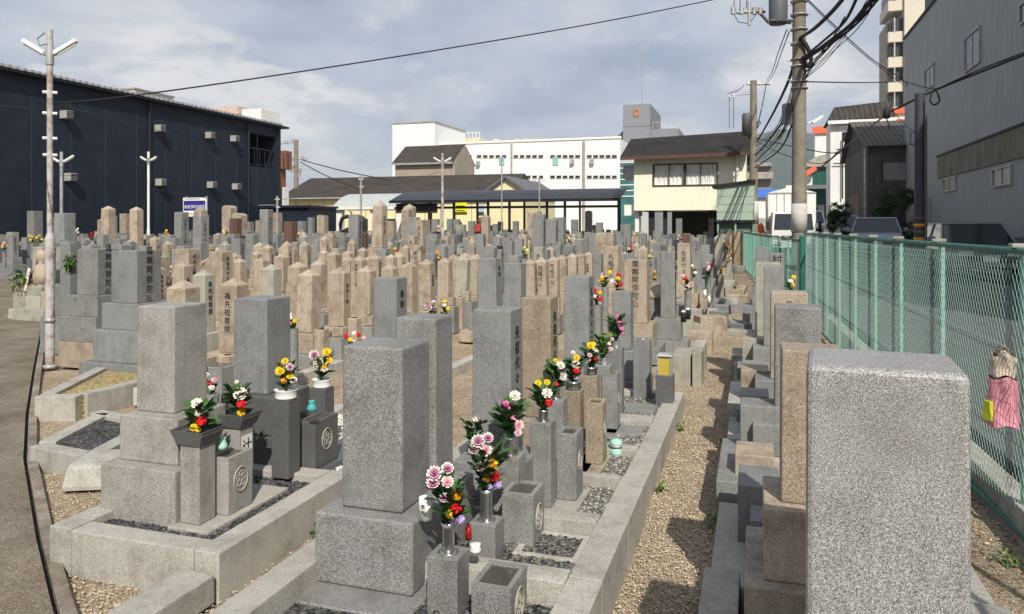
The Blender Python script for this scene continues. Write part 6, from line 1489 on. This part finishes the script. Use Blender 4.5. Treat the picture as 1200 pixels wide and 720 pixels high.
# ================================================================ VEHICLES
def car(label,x,y,rz,L_,Wd,H_,col,kind='suv',plate=True):
    e=empty('parked_car',(x,y,.21+.010*y),label,'car',None,rz); paint=newmat('car paint'); paint[2].inputs['Base Color'].default_value=(*col,1); paint[2].inputs['Roughness'].default_value=.28; paint[2].inputs['Coat Weight'].default_value=.6; pm=paint[0]
    w=Wd/2; hb=H_*.61
    def loft(st,mi=0):
        mb=MB(); n=None
        for (yy_,pts) in st:
            n=len(pts)
            for (a,z) in pts: mb.v.append((a,yy_,z))
        for i in range(len(st)-1):
            for j in range(n): mb.f.append((i*n+j,i*n+(j+1)%n,(i+1)*n+(j+1)%n,(i+1)*n+j)); mb.m.append(mi); mb.sm.append(False)
        mb.f.append(tuple(range(n))); mb.m.append(mi); mb.sm.append(False); mb.f.append(tuple(reversed(range(len(mb.v)-n,len(mb.v))))); mb.m.append(mi); mb.sm.append(False)
        return mb
    def sec(ww,z0,z1): return [(-ww*.92,z0),(ww*.92,z0),(ww,z0+.2),(ww,z1-.16),(ww*.93,z1),(-ww*.93,z1),(-ww,z1-.16),(-ww,z0+.2)]
    f=-L_/2
    st=[(f,sec(w*.86,.3,hb*.78)),(f+.12,sec(w*.96,.24,hb*.86)),(f+.6,sec(w,.22,hb*.95)),(f+1.15,sec(w,.22,hb)),(L_/2-.5,sec(w,.22,hb*1.02)),(L_/2-.08,sec(w*.95,.26,hb*.98)),(L_/2,sec(w*.88,.32,hb*.8))]
    loft(st).build('body',pm,e,bevel=.035,seg=2)
    def gs(ww,z0,z1): return [(-ww,z0),(ww,z0),(ww*.80,z1),(-ww*.80,z1)]
    g0=f+.95; g1=L_/2-(.25 if kind!='sedan' else .55)
    cab=MB(); a0=w*.93; a1=w*.76
    ys0,ys1,yt0,yt1=g0,g1,g0+.72,g1-.35
    P_=[(-a0,ys0,hb-.02),(a0,ys0,hb-.02),(a0,ys1,hb-.02),(-a0,ys1,hb-.02),(-a1,yt0,H_-.03),(a1,yt0,H_-.03),(a1,yt1,H_-.03),(-a1,yt1,H_-.03)]
    cab.add(P_,[(0,1,5,4),(1,2,6,5),(2,3,7,6),(3,0,4,7)]); cab.build('windows',M['glass'],e)
    rf=MB(); rf.box(-a1-.03,a1+.03,yt0-.05,yt1+.06,H_-.05,H_,0,.06,.08); rf.build('roof',pm,e,bevel=.02)
    for s_ in(-1,1):
        m_=(ys0+ys1)/2+.1
        for A_,B_,r_ in (((s_*a0,ys0,hb-.02),(s_*a1,yt0,H_-.03),.035),((s_*a0,ys1,hb-.02),(s_*a1,yt1,H_-.03),.05),((s_*(a0+.005),m_,hb-.02),(s_*(a1+.005),m_,H_-.03),.03)): MB().tube([A_,B_],r_,6).build('window_pillar',pm,e)
    for s_ in(-1,1):
        for yy_ in(f+.75,L_/2-.75):
            t=MB(); pts=[(.33*math.cos(a)*1,.33*math.sin(a)) for a in [2*math.pi*i/20 for i in range(20)]]
            t.extrude([(yy_+p[0],.33+p[1]) for p in pts],'x',s_*(w-.2),s_*(w+.01)); o=t.build('wheel',M['cable'],e,bevel=.02); t=MB(); t.extrude([(yy_+p[0]*.62,.33+p[1]*.62) for p in pts],'x',s_*(w+.011),s_*(w+.02)); t.build('rim',M['steel'],o)
        h_=MB().box(s_*w*.58-.17,s_*w*.58+.17,f-.02,f+.12,hb*.66,hb*.8).build('headlight',M['white'],e,bevel=.02)
        MB().box(s_*(w+.1)-.09,s_*(w+.1)+.09,g0+.35,g0+.5,hb+.02,hb+.17).build('mirror',pm,e,bevel=.03)
    MB().box(-.5,.5,f-.015,f+.05,hb*.5,hb*.68).build('grille',M['cable'],e)
    if plate: MB().box(-.17,.17,f-.03,f-.016,.42,.58).build('number_plate',M['white'],e)
    return e
x,y=at(1150,18.2); car('black car with pale reflections parked nearest, right of the road behind the fence',x+.05,y+1.6,0,4.4,1.75,1.36,(.16,.165,.18),'sedan')
x,y=at(1033,29); car('dark grey suv parked before the dark workshop, middle of the three cars',x,y+1.5,R(-6),4.6,1.85,1.50,(.24,.28,.34))
x,y=at(990,37); car('silver white car parked behind the dark grey suv',x,y+1.2,R(-4),4.2,1.7,1.6,(.6,.62,.66))
x,y=at(953,47); car('small white van parked just right of the box truck',x,y+1.5,0,3.6,1.6,1.95,(.7,.7,.68),'van')
# box truck
x,y=at(930,33); e=empty('box_truck',(x,y,.34),'white box truck with peaked cargo body facing the viewer on the road','truck'); wp=plain('truck white paint',(.72,.72,.69),.4,var=.04,grime=.1)
w=.98
b=MB(); b.add([(-w,0,.45),(w,0,.45),(w,1.7,.45),(-w,1.7,.45),(-w,0,1.25),(w,0,1.25),(w*.93,.22,2.05),(-w*.93,.22,2.05),(w,1.7,2.1),(-w,1.7,2.1)],[(0,3,2,1),(0,1,5,4),(4,5,6,7),(1,2,8,6,5),(3,0,4,7,9),(7,6,8,9),(2,3,9,8)]); b.build('cab',wp,e,bevel=.04)
b=MB(); b.add([(-.88,-.012,1.25),(.88,-.012,1.25),(.82,.205-.012,2.0),(-.82,.205-.012,2.0)],[(0,1,2,3)]); b.build('windscreen',M['glass'],e)
e.scale=(.93,.93,.95)
MB().box(-w+.02,w-.02,-.06,0,.42,.66).build('bumper',wp,e,bevel=.02); MB().box(-.55,.55,-.015,0,.8,.98).build('grille',M['cable'],e)
for s_ in(-1,1):
    MB().box(s_*.72-.14,s_*.72+.14,-.075,-.06,.48,.62).build('headlight',M['steel'],e,bevel=.01); MB().box(s_*(w+.17)-.07,s_*(w+.17)+.07,-.1,-.03,1.25,1.65).build('mirror',M['cable'],e,bevel=.02)
    for yy_ in(.75,5.2): 
        t=MB(); t.extrude([(yy_+.36*math.cos(a),.36+.36*math.sin(a)) for a in [2*math.pi*i/18 for i in range(18)]],'x',s_*.72,s_*.95); t.build('wheel',M['cable'],e)
MB().box(-.17,.17,-.08,-.062,.45,.6).build('number_plate',M['white'],e) if False else None
b=MB(); b.extrude([(-1.12,.95),(1.12,.95),(1.12,3.05),(0,3.35),(-1.12,3.05)],'y',1.85,6.8); cb=b.build('cargo_box',wp,e,bevel=.02)
b=MB()
for k in(-.7,-.35,0,.35,.7): b.box(k-.02,k+.02,1.83,1.849,1.0,3.05)
b.box(-1.12,1.12,1.82,1.849,3.0,3.06); b.build('body_rib',M['galv'],cb)
# red barrels / clutter by the shed
for k,(px,yy_,D) in enumerate(((888,262,38),(892,264,37),(962,268,34))):
    x,y=at(px,D); o=MB().lathe([(0,0),(.22,0),(.2,.1),(.12,.6),(.03,.75),(0,.75)],n=12).build('traffic_cone' if k<2 else 'sack_pile',plain('orange cone',(.8,.15,.03),.5) if k<2 else M['tan'],loc=(x,y,1.1 if k<2 else .6))
    tag(o,['orange red cone shape left of the truck by the far pole','second orange red cone beside the far pole','tan sack leaning right of the big utility pole'][k],['cone','cone','sack'][k]); MB().cbox(0,0,-1.1 if k<2 else -.6,.45,.45,1.1 if k<2 else .6).build('stand',M['conc2'],o)
# ================================================================ PLANTS ON THE RIGHT
x,y=at(984,33); shrub('dark evergreen bush before the white building',x,y,0,.62,2.6,5200,.09,[M['leafd'],M['leafd'],M['leaf']],seed=21,name='evergreen_bush',cat='bush')
x,y=at(1046,33.5); shrub('dark bush against the workshop wall behind the parked suv',x,y,0,1.0,3.3,7500,.09,[M['leafd'],M['leaf'],M['leafd']],seed=22,name='bush',cat='bush')
x,y=at(1026,35); shrub('smaller green bush left of the workshop bush',x,y,0,.6,2.6,2500,.10,[M['leaf'],M['leafd']],seed=23,name='bush',cat='bush')
x,y=at(631,41); shrub('reddish brown shrub under the black canopy right half',x,y,0,.5,2.5,500,.12,[plain('russet leaves',(.13,.05,.03),.8,var=.4)],seed=24,name='shrub',cat='shrub')
random.seed(41)
for k,(xx_,yy_) in enumerate([(-.58,3.0),(-.57,4.9),(-.59,6.4),(-.22,4.4),(-.23,6.0),(-2.28,3.6),(-2.26,4.6),(-3.4,3.2),(-3.42,3.75),(1.25,3.4),(1.22,4.4),(.98,3.1),(-4.3,4.3),(-3.9,4.6)]):
    shrub('small weed tuft rooted at the foot of a kerb or fence',xx_,yy_,0,.035,.04,26,.035,[M['leafl'],M['leaf']],trunk=False,seed=60+k,name='weed_tuft',cat='weed')['group']='small weed tufts along the kerbs'
for k,(px,D) in enumerate(((842,12),(828,14))):
    x,y=at(px,D); shrub(['tiny tuft of grass at the end of the gravel path','second grass tuft beside the rubble stones'][k],x,y,0,.12,.12,80,.07,[M['leafl'],M['leaf']],trunk=False,seed=30+k,name='grass_tuft',cat='grass tuft')
# ================================================================ PEOPLE
def person(label,px,D,rz,z,joints,rad,edges,head,hairm,clothm,legm=None):
    x,y=at(px,D); e=empty('person',(x,y,z),label,'person',None,rz)
    me=bpy.data.meshes.new('body'); me.from_pydata(joints,edges,[]); o=bpy.data.objects.new('body',me); C.objects.link(o)
    sk=o.modifiers.new('s','SKIN'); sk.use_smooth_shade=True; sv=me.skin_vertices[0].data if me.skin_vertices else None
    if sv is None:
        bm=bmesh.new(); bm.from_mesh(me); bm.verts.layers.skin.verify(); bm.to_mesh(me); bm.free(); sv=me.skin_vertices[0].data
    for i,r in enumerate(rad): sv[i].radius=(r,r)
    sv[0].use_root=True
    sb=o.modifiers.new('u','SUBSURF'); sb.levels=1; sb.render_levels=1
    dg=bpy.context.evaluated_depsgraph_get(); m2=bpy.data.meshes.new_from_object(o.evaluated_get(dg)); m2.name='body'; bpy.data.objects.remove(o)
    m2.materials.clear(); m2.materials.append(clothm); m2.materials.append(M['skin'])
    ob=bpy.data.objects.new('body',m2); C.objects.link(ob); ob.parent=e
    hx,hy_,hz=head; 
    for p in m2.polygons:
        if (p.center-Vector(head)).length<.15 and p.center.z>hz-.13: p.material_index=1
    hb=MB().lathe([(.088,-.01),(.100,.04),(.09,.085),(.05,.115),(0,.12)],(hx,hy_+.012,hz),14); hb.build('hair',hairm,e)
    fc=MB()
    for s_ in(-.035,.035): fc.cbox(hx+s_,hy_-.098,hz+.0,.018,.01,.01,1)
    fc.cbox(hx,hy_-.11,hz-.03,.02,.03,.035,0); fc.cbox(hx,hy_-.098,hz-.065,.04,.008,.009,1); fc.build('face',[M['skin'],M['ink']],e)
    return e
st=[(0,0,.95),(0,0,1.15),(0,0,1.38),(0,0,1.52),(0,0,1.62),(.1,0,.9),(.12,.02,.5),(.12,.03,.06),(.12,-.1,.03),(-.1,0,.9),(-.12,.02,.5),(-.12,.03,.06),(-.12,-.1,.03),(.19,0,1.36),(.25,.02,1.1),(.24,-.05,.86),(.24,-.07,.78),(-.19,0,1.36),(-.25,.02,1.1),(-.24,-.05,.86),(-.24,-.07,.78)]
se=[(0,1),(1,2),(2,3),(3,4),(0,5),(5,6),(6,7),(7,8),(0,9),(9,10),(10,11),(11,12),(2,13),(13,14),(14,15),(15,16),(2,17),(17,18),(18,19),(19,20)]
sr=[.14,.13,.15,.06,.105,.10,.07,.05,.04,.10,.07,.05,.04,.075,.055,.04,.04,.075,.055,.04,.04]
person('person in a dark jacket seen from behind beside the pale lamp post',514,30,R(180)+YAW,0,st,sr,se,(0,0,1.62),M['hairg'],M['cloth'])
bd=[(0,.1,.92),(0,-.02,1.1),(0,-.25,1.27),(0,-.38,1.36),(0,-.45,1.42),(.1,.1,.88),(.12,0,.5),(.12,.05,.06),(.12,-.1,.03),(-.1,.1,.88),(-.12,0,.5),(-.12,.05,.06),(-.12,-.1,.03),(.18,-.26,1.24),(.2,-.4,1.02),(.16,-.58,.95),(.15,-.66,.95),(-.18,-.26,1.24),(-.2,-.4,1.02),(-.16,-.58,.95),(-.15,-.66,.95)]
person('person in black bending forward over a stone before the white shelter',400,33,R(-70)+YAW+R(150),.25,bd,sr,se,(0,-.45,1.42),M['hair'],M['cloth'])
x,y=at(400,33); block('low stone block where the bending person in black works',x,y,1.0,.8,.25,'pale')
# seated statue with red bib
x,y=at(564,27); e=empty('stone_statue',(x,y,0),'dark rounded statue wearing a red bib on rough stone under the canopy','statue')
MB().cbox(0,0,0,.9,.6,1.35,0,.08).build('pedestal',M['brown'],e,bevel=.06); MB().lathe([(0,1.35),(.22,1.37),(.24,1.5),(.17,1.68),(.1,1.74),(.14,1.8),(.15,1.9),(.1,2.0),(0,2.03)],n=16).build('figure',M['rust'],e)
b=MB(); b.add([(-.11,-.2,1.78),(.11,-.2,1.78),(.15,-.27,1.5),(-.15,-.27,1.5),(-.11,-.17,1.78),(.11,-.17,1.78),(.15,-.24,1.5),(-.15,-.24,1.5)],[(0,1,2,3),(4,7,6,5),(0,4,5,1),(1,5,6,2),(2,6,7,3),(3,7,4,0)]); b.build('bib',plain('faded red bib',(.35,.035,.03),.8),e)
# dark arched memorial / vehicle hood under the shelter
x0,z1=PY(399,254,44); x1,_=PY(428,254,44); e=empty('arched_gate',((x0+x1)/2,44,0),'black arched opening frame under the white shelter','arch'); w_=(x1-x0)/2
T=MB(); T.tube([(-w_,0,0),(-w_,0,z1-.5),(-w_*.85,0,z1-.12),(-w_*.5,0,z1),(w_*.5,0,z1),(w_*.85,0,z1-.12),(w_,0,z1-.5),(w_,0,0)],.13,8); T.build('frame',M['cable'],e)
MB().box(-w_*.2,w_,.3,.36,0,z1-.15).build('dark_panel',M['cable'],e)
# tall special monuments
for lab,px,y0,D,w,col,k in (('tall tan pointed pillar, left of the two before the navy warehouse',127,241,20,.26,'tan','o'),('tall tan pointed pillar, right of the two before the navy warehouse',160,242,20,.25,'tan','o'),('round tan column monument on a stepped base right of the blue sign',269,241,30,.42,'tan','r'),('short broad tan monument just right of the round column',281,250,30,.42,'tan','r'),('pale pointed monument with small roof in front of the blue sign',235,243,24,.3,'tan','o'),('massive tan pointed monument left under the black canopy',480,239,27,.36,'tan','o'),('rough tan memorial slab before the white shelter',378,253,30,.34,'tan','f'),('tall rounded black memorial stone before the canopy right half',690,247,36,.3,'black','r'),('reddish brown polished gravestone before the navy shed',340,260,22,.28,'rust','f'),('dark brown monument below the round tan column',276,256,26,.3,'rust','f'),('grey blocky monument on a plinth before the left lamp posts',76,250,21,.38,'blue','f'),('tan rectangular memorial with lettering before the house end',710,273,17,.42,'tan','f'),('pale tall pillar under the black canopy, right of the dark statue',623,247,34,.3,'tan','o'),('wide tan lettered slab under the canopy left of the dark jacket person',496,258,25,.36,'tan','f'),('black polished gravestone in the rows under the canopy',582,288,19,.27,'black','f')):
    x,y=at(px,D); zt=CH+(HY-y0)*D/FP
    grave(lab,(x,y),w,zt,col,k,plinths=[(w+.6,w+.6,.3,0,0),(w+.3,w+.3,.32,0,0)],pcols=['grey',col],bev=.012,seg=1)
